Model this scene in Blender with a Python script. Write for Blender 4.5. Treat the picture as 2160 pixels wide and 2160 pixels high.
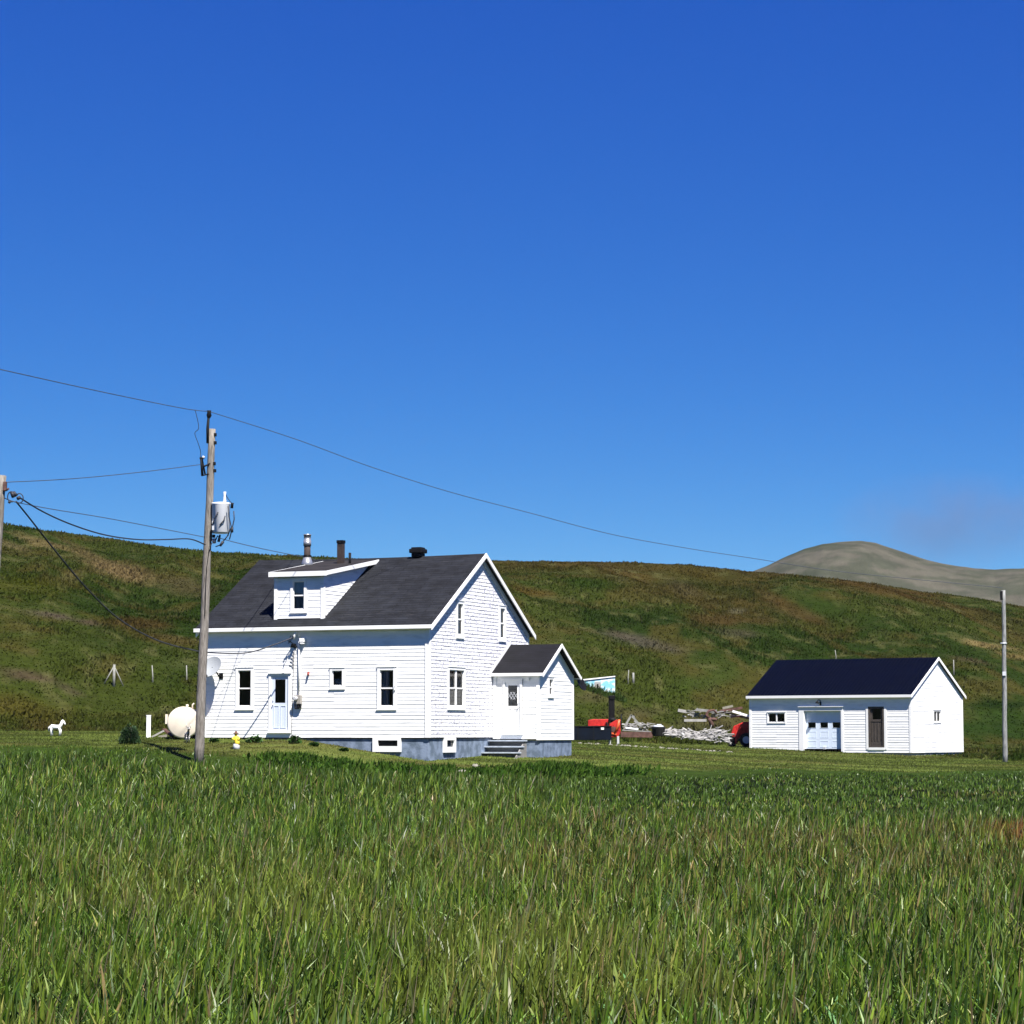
import bpy, math, random
import numpy as np
from mathutils import Vector, Matrix
random.seed(4); rng = np.random.default_rng(11)
for o in list(bpy.data.objects): bpy.data.objects.remove(o)
S = bpy.context.scene; C = S.collection
R = math.radians

# ------------------------------------------------------------------ camera
F = 5200.; TH = math.atan(465/F)
cam = bpy.data.cameras.new('camera'); cam.sensor_width = 36; cam.lens = 36*F/2160
cam.clip_start = .5; cam.clip_end = 9000
co = bpy.data.objects.new('camera', cam); C.objects.link(co)
co.location = (0, 0, 0); co.rotation_euler = (R(90)+TH, 0, 0); S.camera = co
S.render.resolution_x = S.render.resolution_y = 1024
# ------------------------------------------------------------------ sky, sun, exposure
SUN_EL, SUN_AZ = 57., 155.                       # azimuth clockwise from +Y
W = bpy.data.worlds.new('World'); S.world = W; W.use_nodes = True
nt = W.node_tree; bg = nt.nodes['Background']
sky = nt.nodes.new('ShaderNodeTexSky'); sky.sky_type = 'NISHITA'; sky.sun_disc = False
sky.sun_elevation = R(SUN_EL); sky.sun_rotation = R(SUN_AZ)
sky.altitude = 6000; sky.air_density = 1; sky.dust_density = 0; sky.ozone_density = 10
sep = nt.nodes.new('ShaderNodeSeparateColor'); com = nt.nodes.new('ShaderNodeCombineColor'); nt.links.new(sky.outputs[0], sep.inputs[0])
for i, (ref, g_, out_) in enumerate(((.88, 1.92, .170), (2.04, 1.2, .94), (4.99, .47, 3.10))):     # deep clear-day blue
    dv = nt.nodes.new('ShaderNodeMath'); dv.operation = 'DIVIDE'; dv.inputs[1].default_value = ref; nt.links.new(sep.outputs[i], dv.inputs[0])
    pw_ = nt.nodes.new('ShaderNodeMath'); pw_.operation = 'POWER'; pw_.inputs[1].default_value = g_; nt.links.new(dv.outputs[0], pw_.inputs[0])
    ml = nt.nodes.new('ShaderNodeMath'); ml.operation = 'MULTIPLY'; ml.inputs[1].default_value = out_; nt.links.new(pw_.outputs[0], ml.inputs[0]); nt.links.new(ml.outputs[0], com.inputs[i])
nt.links.new(com.outputs[0], bg.inputs[0])
bg.inputs[1].default_value = .10
sd = bpy.data.lights.new('sun', 'SUN'); sd.energy = 5.0; sd.angle = R(.53); sd.color = (1, .955, .89)
so = bpy.data.objects.new('sun', sd); C.objects.link(so)
sdir = Vector((math.sin(R(SUN_AZ))*math.cos(R(SUN_EL)), math.cos(R(SUN_AZ))*math.cos(R(SUN_EL)), math.sin(R(SUN_EL))))
so.rotation_euler = sdir.to_track_quat('Z', 'Y').to_euler(); so.location = (60, -60, 80)
S.view_settings.view_transform = 'Standard'; S.view_settings.look = 'None'
S.view_settings.exposure = 1.15; S.view_settings.gamma = 1
S.render.engine = 'CYCLES'
S.cycles.max_bounces = 6; S.cycles.transparent_max_bounces = 8

# ------------------------------------------------------------------ photo geometry
def ray(px, py):
    x = (px-1080)/F; z = (1080-py)/F
    y = math.cos(TH)-z*math.sin(TH); zz = math.sin(TH)+z*math.cos(TH)
    return x/y, zz/y
def at(px, py, d):
    r = ray(px, py); return Vector((r[0]*d, d, r[1]*d))
class Frame:                                      # a building's own axes: x along the front, y back, z up
    def __init__(s, px, py, d, al):
        s.al = R(al); s.o = at(px, py, d); s.c = math.cos(s.al); s.s = math.sin(s.al)
    def loc(s, p):
        dx = p[0]-s.o[0]; dy = p[1]-s.o[1]; return Vector((dx*s.c-dy*s.s, dx*s.s+dy*s.c, p[2]-s.o[2]))
    def world(s, x, y, z=0): return Vector((s.o[0]+x*s.c+y*s.s, s.o[1]-x*s.s+y*s.c, s.o[2]+z))
    def F(s, px, py, c=0):
        r = ray(px, py); t = (c+s.o[0]*s.s+s.o[1]*s.c)/(r[0]*s.s+s.c)
        return s.loc((r[0]*t, t, r[1]*t))
    def G(s, px, py, c=0):
        r = ray(px, py); t = (c+s.o[0]*s.c-s.o[1]*s.s)/(r[0]*s.c-s.s)
        return s.loc((r[0]*t, t, r[1]*t))

# ------------------------------------------------------------------ noise
def vnoise(x, y, seed=0):
    x = np.asarray(x, float); y = np.asarray(y, float)
    xi = np.floor(x).astype(np.int64); yi = np.floor(y).astype(np.int64); fx = x-xi; fy = y-yi
    fx = fx*fx*(3-2*fx); fy = fy*fy*(3-2*fy)
    def h(a, b):
        n = (a*374761393+b*668265263+seed*974634777) & 0xffffffff
        n = ((n ^ (n >> 13))*1274126177) & 0xffffffff
        return ((n ^ (n >> 16)) & 0xffff)/65535.
    return (h(xi, yi)*(1-fx)+h(xi+1, yi)*fx)*(1-fy)+(h(xi, yi+1)*(1-fx)+h(xi+1, yi+1)*fx)*fy
def fbm(x, y, seed=0, n=4):
    v = 0; a = .5; t = 0
    for i in range(n):
        v = v+a*vnoise(x*2**i, y*2**i, seed+i*17); t += a; a *= .55
    return v/t
def ss(a, b, x):
    t = np.clip((x-a)/(b-a), 0, 1); return t*t*(3-2*t)

# ------------------------------------------------------------------ terrain height
PN = [-600, 0, 430, 640, 900, 1210, 1580, 1920, 2160, 2800]
TAB = {0: [-1.65]*10, 13: [-2.3]*10, 30: [-2.2, -2.15, -2.15, -2.18, -2.2, -2.25, -2.25, -2.25, -2.25, -2.25],
 60: [-1.6, -1.7, -1.75, -1.82, -1.9, -1.95, -2.0, -2.05, -2.1, -2.1],
 75: [-1.2, -1.25, -1.35, -1.4, -1.6, -1.72, -1.82, -1.85, -1.9, -1.9],
 81: [-.95, -1.0, -1.05, -1.14, -1.38, -1.55, -1.72, -1.8, -1.85, -1.85],
 85: [-.6, -.62, -.72, -.66, -1.08, -1.36, -1.62, -1.75, -1.8, -1.8],
 88: [-.35, -.38, -.42, -.29, -.93, -1.16, -1.5, -1.7, -1.75, -1.73],
 90: [-.2, -.25, -.22, -.18, -.85, -1.04, -1.42, -1.65, -1.72, -1.7],
 95: [-.08, -.1, -.12, -.15, -.6, -.88, -1.3, -1.55, -1.62, -1.6],
 105: [.0, .0, .0, -.05, -.45, -.68, -1.12, -1.35, -1.42, -1.4],
 122: [.1, .1, .1, 0, -.2, -.38, -.90, -1.2, -1.3, -1.3],
 150: [.2, .2, .2, .1, 0, -.2, -.6, -.9, -1.0, -1.0]}
DN = sorted(TAB)
SKX = [-600, -200, 0, 80, 160, 225, 300, 380, 447, 560, 700, 860, 1060, 1200, 1320, 1450, 1600, 1720, 1834, 1950, 2060, 2160, 2400, 2800]
SKY = [1060, 1085, 1105, 1119, 1128, 1137, 1148, 1159, 1168, 1172, 1178, 1182, 1184, 1186, 1187, 1193, 1208, 1219, 1231, 1249, 1264, 1281, 1315, 1370]
def tanel(py): 
    z = (1080-np.asarray(py, float))/F
    return (math.sin(TH)+z*math.cos(TH))/(math.cos(TH)-z*math.sin(TH))
def base_z(px, d):
    rows = np.array([np.interp(px, PN, TAB[k]) for k in DN])
    d = np.clip(d, 0, 149.99); i = np.clip(np.searchsorted(DN, d, side='right')-1, 0, len(DN)-2)
    D = np.array(DN, float); t = (d-D[i])/(D[i+1]-D[i]); idx = np.arange(len(d))
    return rows[i, idx]*(1-t)+rows[i+1, idx]*t
def hill_s(t): return (1-(1-t)**1.75)*ss(-.02, .16, t)
def hill_raw(px, d, k):
    df = np.interp(px, PN, [108, 110, 114, 118, 122, 132, 140, 144, 146, 150])
    dc = np.interp(px, PN, [225, 228, 235, 240, 245, 255, 262, 268, 272, 280])
    t = np.clip((d-df)/(dc-df), 0, 1)
    u = fbm(px/260.+d*.012, d/26., 5, 3)-.5
    z = base_z(px, d)+k*hill_s(t)*dc*.1+u*3.2*ss(.05, .35, t)*(1-ss(.75, 1, t))
    over = np.clip(d-dc, 0, None)
    return z-over*.06-ss(0, 160, over)*6
PK = np.linspace(-600, 2800, 171)
def _calib():
    ks = []
    dd = np.linspace(120, 320, 200)
    for p in PK:
        k = .8; tgt = tanel(np.interp(p, SKX, SKY))
        for _ in range(6):
            m = (hill_raw(np.full(200, p), dd, k)/dd).max(); k *= tgt/max(m, 1e-4)
        ks.append(k)
    return ks
KK = _calib()
def height(X, Y):
    X = np.atleast_1d(np.asarray(X, float)); Y = np.atleast_1d(np.asarray(Y, float))
    r = np.hypot(X, Y); a = np.clip(np.arctan2(X, Y), -.31, .31)
    d = r*np.cos(a); px = 1080+F*np.tan(a)
    z = hill_raw(px, d, np.interp(px, PK, KK))
    z = np.where(d > 330, np.maximum(z, -12-.0*d), z)
    n = (fbm(X/3.1, Y/3.1, 3, 3)-.5)*.16*ss(8, 20, r)*(1-ss(76, 86, d)*(1-ss(112, 135, d)))
    return z+n
def gz(x, y): return float(height([x], [y])[0])
def hit(px, py, d0=95):
    dd = np.arange(d0, 300, .25); rx, rz = ray(px, py); z = height(rx*dd, dd); k = np.argmax(z >= rz*dd); d = dd[k]
    return Vector((rx*d, d, float(z[k])))
def lawn_edge(px): return 4.5*(fbm(np.asarray(px, float)/75., np.asarray(px, float)*0, 8, 3)-.5)*ss(1050, 1250, px)+np.interp(px, [-600, 0, 300, 430, 560, 760, 900, 1090, 1180, 1300, 1450, 1580, 1920, 2160, 2800],
                                    [87, 87, 86.5, 84.5, 83.5, 82.3, 82.5, 83.6, 84.0, 86, 89.5, 92.5, 97, 101, 104])
def foot(px): return np.interp(px, PN, [105, 107, 111, 115, 118, 121, 133, 131, 113, 112])

def lin(c): return tuple((v/255./12.92 if v <= 10 else ((v/255.+.055)/1.055)**2.4) for v in c)
# vegetation patches: centre and radii as seen in the photograph (they lie on the land), colour, strength
PATCH = [(75,1142,50,9,14,(150,136,100),.8),(190,1175,75,12,24,(146,130,98),.75),(255,1205,70,17,12,(146,128,98),.8),(150,1215,30,14,0,(140,128,92),.6),(20,1150,40,9,22,(140,128,98),.6),
 (440,1212,60,5,14,(140,136,88),.6),(120,1300,60,8,8,(112,100,98),.85),(185,1312,45,9,12,(108,94,92),.85),(60,1425,95,11,9,(106,92,82),.9),(150,1455,60,9,22,(104,94,84),.8),
 (270,1318,80,15,4,(98,70,46),.6),(330,1345,70,12,10,(104,84,52),.6),(400,1240,60,16,8,(104,92,72),.6),(60,1240,120,22,6,(92,98,34),.7),(50,1500,140,32,6,(104,96,46),.7),(90,1530,60,12,4,(108,88,56),.5),
 (1360,1352,90,13,12,(108,102,98),.85),(1300,1335,30,9,20,(108,98,90),.5),(1560,1335,45,9,4,(106,98,88),.6),(1440,1240,36,14,20,(96,90,66),.6),(1555,1290,18,4,0,(140,140,120),.8),
 (1540,1308,100,16,3,(96,72,44),.7),(1480,1215,90,14,14,(96,84,40),.6),(1130,1250,70,8,6,(104,86,44),.7),(1680,1290,110,16,26,(96,72,46),.6),(1850,1240,120,12,10,(98,76,42),.6),
 (1760,1290,120,18,24,(62,82,32),.7),(1240,1232,60,10,4,(60,86,26),.8),(1700,1262,60,12,14,(58,80,28),.6),(1480,1440,110,20,-14,(72,92,40),.8),(1180,1390,70,8,-4,(96,100,50),.5),
 (2090,1362,60,6,10,(168,152,112),.95),(2150,1385,50,8,10,(160,140,100),.8),(2050,1395,60,6,12,(112,100,84),.7),(1950,1400,110,16,4,(98,82,44),.6),(2110,1520,120,45,0,(52,78,30),.9),(2110,1487,100,8,0,(34,58,18),.9),
 (700,1260,120,30,3,(80,92,40),.5),(1250,1470,60,12,0,(118,108,88),.45),(1340,1505,60,14,0,(116,106,86),.55),(1500,1530,70,20,0,(108,102,82),.5),(420,1400,90,14,0,(104,112,72),.4)]
def land_col(X, Y, Z, jit=0.):
    d = Y; px = 1080+F*X/np.maximum(Y, 1)
    t = Z/np.maximum(Y, 1); a = np.arctan(t)-TH; py = 1080-F*np.tan(a)
    n1 = fbm(X/11., Y/17., 21, 4); n2 = fbm(X/2.6, Y/4., 31, 3); n3 = fbm(X/30., Y/40., 41, 3)
    def c(v): return np.array(lin(v))[None, :]
    col = c((76, 90, 38))*np.ones((len(X), 1))
    def mix(col, cc, w): w = w[:, None]; return col*(1-w)+c(cc)*w   # blend towards one plant cover
    col = mix(col, (54, 76, 26), ss(.46, .66, n1))
    col = mix(col, (98, 92, 50), ss(.5, .72, n2)*.7)
    col = mix(col, (98, 80, 44), ss(.45, .66, n3)*.7*ss(850, 1200, px)*(1-ss(1400, 1460, py)))
    col = mix(col, (124, 126, 86), ss(.60, .82, fbm(X/.9, Y/1.8, 51, 2))*.55)
    wob = (fbm(X/3.5, Y/5., 61, 3)-.5)*1.5
    for (cx, cy, rx, ry, an, cc, st) in PATCH:
        an = math.radians(an); dx = px-cx; dy = py-cy
        u = (dx*math.cos(an)+dy*math.sin(an))/rx; v = (-dx*math.sin(an)+dy*math.cos(an))/ry
        w = (1-ss(.2, 1.5, np.hypot(u, v)+wob))*st*(d > 108)
        col = mix(col, cc, w)
    col = col*np.array([1.0, .96, .74])
    # mown lawn
    le = lawn_edge(px); lw = ss(-.8, .6, d-le+(n2-.5)*1.5)*(1-ss(-3, 3, d-foot(px)+(n1-.5)*8))
    lc = c((112, 126, 60))*np.ones((len(X), 1))
    lc = 1.22*lc*(1-ss(.42, .58, fbm(X/3.8+d*.2, Y/1.1, 71, 3))[:, None]*.5)*1.2
    wt = ss(.5, .7, fbm(X/5., Y/2.5, 81, 3))[:, None]*.5; lc = lc*(1-wt)+c((128, 122, 70))*wt
    col = col*(1-lw[:, None])+lc*lw[:, None]
    # long grass field in front
    fw = 1-ss(-.8, .6, d-le)
    ew = ss(9, 1, le-d)[:, None]; fc = c((34, 44, 18))*(1-ew)+c((70, 92, 32))*ew*1.15
    return col*(1-fw[:, None])+fc*fw[:, None], px, py, lw, fw

# ------------------------------------------------------------------ objects, tags, meshes
def props(o, label=None, cat=None, group=None, kind=None):
    if label: o['label'] = label
    if cat: o['category'] = cat
    if group: o['group'] = group
    if kind: o['kind'] = kind
    return o
def thing(name, label, cat, loc=(0, 0, 0), rotz=0, group=None):
    o = bpy.data.objects.new(name, None); C.objects.link(o); o.empty_display_size = .2
    o.location = loc; o.rotation_euler = (0, 0, rotz); return props(o, label, cat, group)
class MB:
    def __init__(s): s.v = []; s.f = []; s.sm = []
    def quad(s, *p, smooth=False):
        n = len(s.v); s.v += [tuple(q) for q in p]; s.f.append(tuple(range(n, n+len(p)))); s.sm.append(smooth)
    def box(s, x0, y0, z0, x1, y1, z1, M=None):
        c = [Vector((x, y, z)) for x in (x0, x1) for y in (y0, y1) for z in (z0, z1)]
        if M is not None: c = [M @ q for q in c]
        n = len(s.v); s.v += [tuple(q) for q in c]
        for f in ((0, 1, 3, 2), (4, 6, 7, 5), (0, 4, 5, 1), (2, 3, 7, 6), (0, 2, 6, 4), (1, 5, 7, 3)):
            s.f.append(tuple(n+i for i in f)); s.sm.append(False)
    def pbox(s, P, u0, u1, z0, z1, o0, o1):        # box given in wall coordinates
        c = [Vector(P(u, z, o)) for u in (u0, u1) for z in (z0, z1) for o in (o0, o1)]
        n = len(s.v); s.v += [tuple(q) for q in c]
        for f in ((0, 1, 3, 2), (4, 6, 7, 5), (0, 4, 5, 1), (2, 3, 7, 6), (0, 2, 6, 4), (1, 5, 7, 3)):
            s.f.append(tuple(n+i for i in f)); s.sm.append(False)
    def bar(s, a, b, w, h, up=(0, 0, 1)):          # rectangular bar from a to b
        a = Vector(a); b = Vector(b); d = (b-a); L = d.length; d.normalize(); up = Vector(up)
        if abs(d.dot(up)) > .98: up = Vector((1, 0, 0))
        x = d.cross(up).normalized(); z = x.cross(d)
        M = Matrix((( x.x, d.x, z.x, a.x), (x.y, d.y, z.y, a.y), (x.z, d.z, z.z, a.z), (0, 0, 0, 1)))
        s.box(-w/2, 0, -h/2, w/2, L, h/2, M)
    def tube(s, pts, rad, n=8, cap=True, smooth=True):
        pts = [Vector(p) for p in pts]; k = len(pts)
        if not hasattr(rad, '__len__'): rad = [rad]*k
        base = len(s.v); ref = Vector((0, 0, 1)); px = None
        for i, p in enumerate(pts):
            d = (pts[min(i+1, k-1)]-pts[max(i-1, 0)]).normalized()
            if px is None:
                r0 = ref if abs(d.dot(ref)) < .95 else Vector((1, 0, 0)); px = d.cross(r0).normalized()
            else:
                px = (px-d*px.dot(d)).normalized()
            py = d.cross(px)
            for j in range(n):
                a = 2*math.pi*j/n; s.v.append(tuple(p+(px*math.cos(a)+py*math.sin(a))*rad[i]))
        for i in range(k-1):
            for j in range(n):
                s.f.append((base+i*n+j, base+i*n+(j+1) % n, base+(i+1)*n+(j+1) % n, base+(i+1)*n+j)); s.sm.append(smooth)
        if cap:
            s.f.append(tuple(base+j for j in range(n))[::-1]); s.sm.append(False)
            s.f.append(tuple(base+(k-1)*n+j for j in range(n))); s.sm.append(False)
    def prism(s, poly, a, b):                      # polygon given by 2 functions of offset
        n = len(s.v); m = len(poly); s.v += [tuple(a(p)) for p in poly]+[tuple(b(p)) for p in poly]
        s.f.append(tuple(range(n, n+m))); s.sm.append(False); s.f.append(tuple(range(n+2*m-1, n+m-1, -1))); s.sm.append(False)
        for i in range(m):
            j = (i+1) % m; s.f.append((n+i, n+m+i, n+m+j, n+j)); s.sm.append(False)
    def build(s, name, mat, parent=None, loc=None, bevel=0, recalc=True):
        me = bpy.data.meshes.new(name); me.from_pydata(s.v, [], s.f)
        me.polygons.foreach_set('use_smooth', s.sm)
        me.materials.append(mat); me.update()
        if recalc:
            import bmesh
            bm = bmesh.new(); bm.from_mesh(me); bmesh.ops.recalc_face_normals(bm, faces=bm.faces); bm.to_mesh(me); bm.free()
        o = bpy.data.objects.new(name, me); C.objects.link(o)
        if parent: o.parent = parent
        if loc is not None: o.location = loc
        if bevel:
            b = o.modifiers.new('bevel', 'BEVEL'); b.width = bevel; b.segments = 2; b.limit_method = 'ANGLE'
        return o
def copy_tree(o, parent=None):
    c = o.copy(); C.objects.link(c); c.parent = parent
    for ch in [x for x in bpy.data.objects if x.parent == o]: copy_tree(ch, c)
    return c

# ------------------------------------------------------------------ materials
def mat(name, col, rough=.7, var=.12, scale=6, bump=0, metal=0, spec=.4, stretch=(1, 1, 1), col2=None, thr=None, bscale=None):
    m = bpy.data.materials.new(name); m.use_nodes = True; n = m.node_tree; b = n.nodes['Principled BSDF']
    b.inputs['Roughness'].default_value = rough; b.inputs['Metallic'].default_value = metal; b.inputs['Specular IOR Level'].default_value = spec
    tc = n.nodes.new('ShaderNodeTexCoord'); mp = n.nodes.new('ShaderNodeMapping'); mp.inputs['Scale'].default_value = stretch
    no = n.nodes.new('ShaderNodeTexNoise'); no.inputs['Scale'].default_value = scale; no.inputs['Detail'].default_value = 6
    n.links.new(tc.outputs['Object'], mp.inputs[0]); n.links.new(mp.outputs[0], no.inputs['Vector'])
    cr = n.nodes.new('ShaderNodeValToRGB'); n.links.new(no.outputs['Fac'], cr.inputs[0])
    c2 = col2 or tuple(v*(1+var) for v in col)
    cr.color_ramp.elements[0].position, cr.color_ramp.elements[1].position = thr or (.3, .7)
    cr.color_ramp.elements[0].color = (*[v*(1-var) for v in col], 1) if not col2 else (*col, 1)
    cr.color_ramp.elements[1].color = (*[min(v, 1) for v in c2], 1)
    n.links.new(cr.outputs[0], b.inputs['Base Color'])
    if bump:
        nb = n.nodes.new('ShaderNodeTexNoise'); nb.inputs['Scale'].default_value = bscale or scale*5; nb.inputs['Detail'].default_value = 4
        n.links.new(mp.outputs[0], nb.inputs['Vector'])
        bp = n.nodes.new('ShaderNodeBump'); bp.inputs['Strength'].default_value = bump; bp.inputs['Distance'].default_value = .02
        n.links.new(nb.outputs['Fac'], bp.inputs['Height']); n.links.new(bp.outputs[0], b.inputs['Normal'])
    return m
def node(m, t): return m.node_tree.nodes.new(t)
def attr_mat(name, rough=.8, trans=.0, noise=(8, .35), spec=.2, gain=1.):
    m = bpy.data.materials.new(name); m.use_nodes = True; n = m.node_tree; b = n.nodes['Principled BSDF']; L = n.links.new
    b.inputs['Roughness'].default_value = rough; b.inputs['Specular IOR Level'].default_value = spec
    at_ = node(m, 'ShaderNodeVertexColor'); at_.layer_name = 'Col'
    src = at_.outputs[0]
    if noise:
        tc = node(m, 'ShaderNodeTexCoord'); no = node(m, 'ShaderNodeTexNoise'); no.inputs['Scale'].default_value = noise[0]; no.inputs['Detail'].default_value = 6
        L(tc.outputs['Object'], no.inputs['Vector'])
        mr = node(m, 'ShaderNodeMapRange'); mr.inputs['From Min'].default_value = .3; mr.inputs['From Max'].default_value = .7
        mr.inputs['To Min'].default_value = 1-noise[1]; mr.inputs['To Max'].default_value = 1+noise[1]
        L(no.outputs['Fac'], mr.inputs[0])
        mx = node(m, 'ShaderNodeVectorMath'); mx.operation = 'SCALE'; L(src, mx.inputs[0]); L(mr.outputs[0], mx.inputs['Scale']); src = mx.outputs[0]
        bp = node(m, 'ShaderNodeBump'); bp.inputs['Strength'].default_value = .8; bp.inputs['Distance'].default_value = .12
        L(no.outputs['Fac'], bp.inputs['Height']); L(bp.outputs[0], b.inputs['Normal'])
    L(src, b.inputs['Base Color'])
    if trans:
        tr = node(m, 'ShaderNodeBsdfTranslucent'); L(src, tr.inputs[0]); ms = node(m, 'ShaderNodeMixShader'); ms.inputs[0].default_value = trans
        L(b.outputs[0], ms.inputs[1]); L(tr.outputs[0], ms.inputs[2]); L(ms.outputs[0], n.nodes['Material Output'].inputs[0])
    return m
M = {}
M['siding'] = mat('white_siding_paint', (.84, .84, .83), .55, .03, 1.6, .2, stretch=(1, 1, 5), col2=(.66, .67, .67), thr=(.5, .74))
M['trim'] = mat('white_trim_paint', (.80, .80, .79), .5, .03, 4)
M['trim_grey'] = mat('weathered_trim', (.62, .63, .65), .6, .06, 4)
M['door'] = mat('pale_blue_door_paint', (.60, .66, .78), .45, .03, 4)
M['gdoor'] = mat('garage_door_paint', (.66, .74, .85), .45, .03, 4)
M['dark'] = mat('black_metal', (.006, .006, .007), .6, .3, 8, spec=.15)
M['steel'] = mat('stainless_steel', (.36, .37, .39), .35, .08, 10, metal=.6)
M['galv'] = mat('galvanised_metal', (.55, .57, .6), .5, .1, 8, metal=.2)
M['rustpipe'] = mat('rusty_brown_flue', (.035, .024, .021), .8, .4, 9, .3)
M['wood'] = mat('weathered_pole_wood', (.12, .105, .085), .85, .25, 7, .8, stretch=(5, 5, .5), col2=(.27, .245, .215), thr=(.35, .62))
M['greywood'] = mat('silvered_pole_wood', (.13, .132, .13), .85, .25, 6, .8, stretch=(6, 6, .5), col2=(.30, .305, .30), thr=(.35, .62))
M['fpost'] = mat('fence_post_wood', (.16, .16, .14), .9, .3, 6, col2=(.26, .26, .24))
M['darkwood'] = mat('dark_brown_wood', (.055, .045, .038), .7, .3, 6, .3, stretch=(4, 4, .6))
M['paleboard'] = mat('sun_bleached_board', (.29, .28, .265), .8, .18, 4, .3)
M['greyboard'] = mat('grey_board', (.20, .195, .19), .8, .25, 4, .3)
M['step'] = mat('painted_step_boards', (.26, .30, .36), .7, .1, 5, .3, col2=(.42, .46, .52))
M['cream'] = mat('cream_tank_paint', (.66, .59, .48), .5, .05, 3, col2=(.58, .50, .41), thr=(.5, .8))
M['conc'] = mat('bare_concrete', (.30, .29, .27), .9, .2, 4, .4)
M['red'] = mat('red_machine_paint', (.20, .006, .008), .5, .3, 7, col2=(.46, .025, .02), thr=(.30, .52), spec=.25)
M['orange'] = mat('orange_machine_paint', (.55, .10, .03), .4, .2, 5)
M['rubber'] = mat('black_rubber', (.009, .009, .009), .9, .2, 8)
M['rimgrey'] = mat('wheel_rim_grey', (.45, .46, .48), .5, .1, 8)
M['navy'] = mat('navy_black_sheet', (.003, .006, .013), .6, .4, 4, spec=.1)
M['rust'] = mat('rusty_brown', (.09, .045, .035), .85, .4, 6, .4)
M['stone'] = mat('pale_stone', (.20, .19, .155), .9, .2, 5, .5)
M['blue'] = mat('faded_light_blue_paint', (.20, .50, .62), .7, .12, 3.5, .3, col2=(.62, .70, .72), thr=(.48, .58))
M['dish'] = mat('grey_dish', (.34, .36, .37), .5, .05, 4)
M['black_cable'] = mat('black_cable', (.02, .022, .03), .6, .2, 4)
M['alu_cable'] = mat('aged_conductor', (.055, .065, .085), .5, .2, 4)
M['porcelain'] = mat('grey_porcelain', (.5, .5, .52), .3, .1, 4)
M['tank'] = mat('transformer_grey_paint', (.80, .82, .84), .4, .04, 3)
M['curtain'] = mat('net_curtain', (.75, .75, .75), .9, .15, 14, stretch=(6, 6, .4))
M['drape'] = mat('grey_drape', (.62, .62, .64), .9, .3, 9, stretch=(6, 6, .4))
M['statue_white'] = mat('white_painted_statue', (.82, .82, .80), .6, .04, 6)
M['deer_dark'] = mat('grey_brown_statue', (.10, .09, .085), .8, .3, 20, col2=(.8, .8, .78), thr=(.5, .56))
M['yellow'] = mat('yellow_paint', (.78, .60, .05), .6, .1, 6)
M['brown'] = mat('brown_paint', (.10, .05, .03), .7, .2, 6)
M['greycoat'] = mat('pale_grey_paint', (.5, .52, .56), .7, .1, 6)
M['meter'] = mat('meter_case', (.30, .28, .25), .5, .1, 6)
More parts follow.
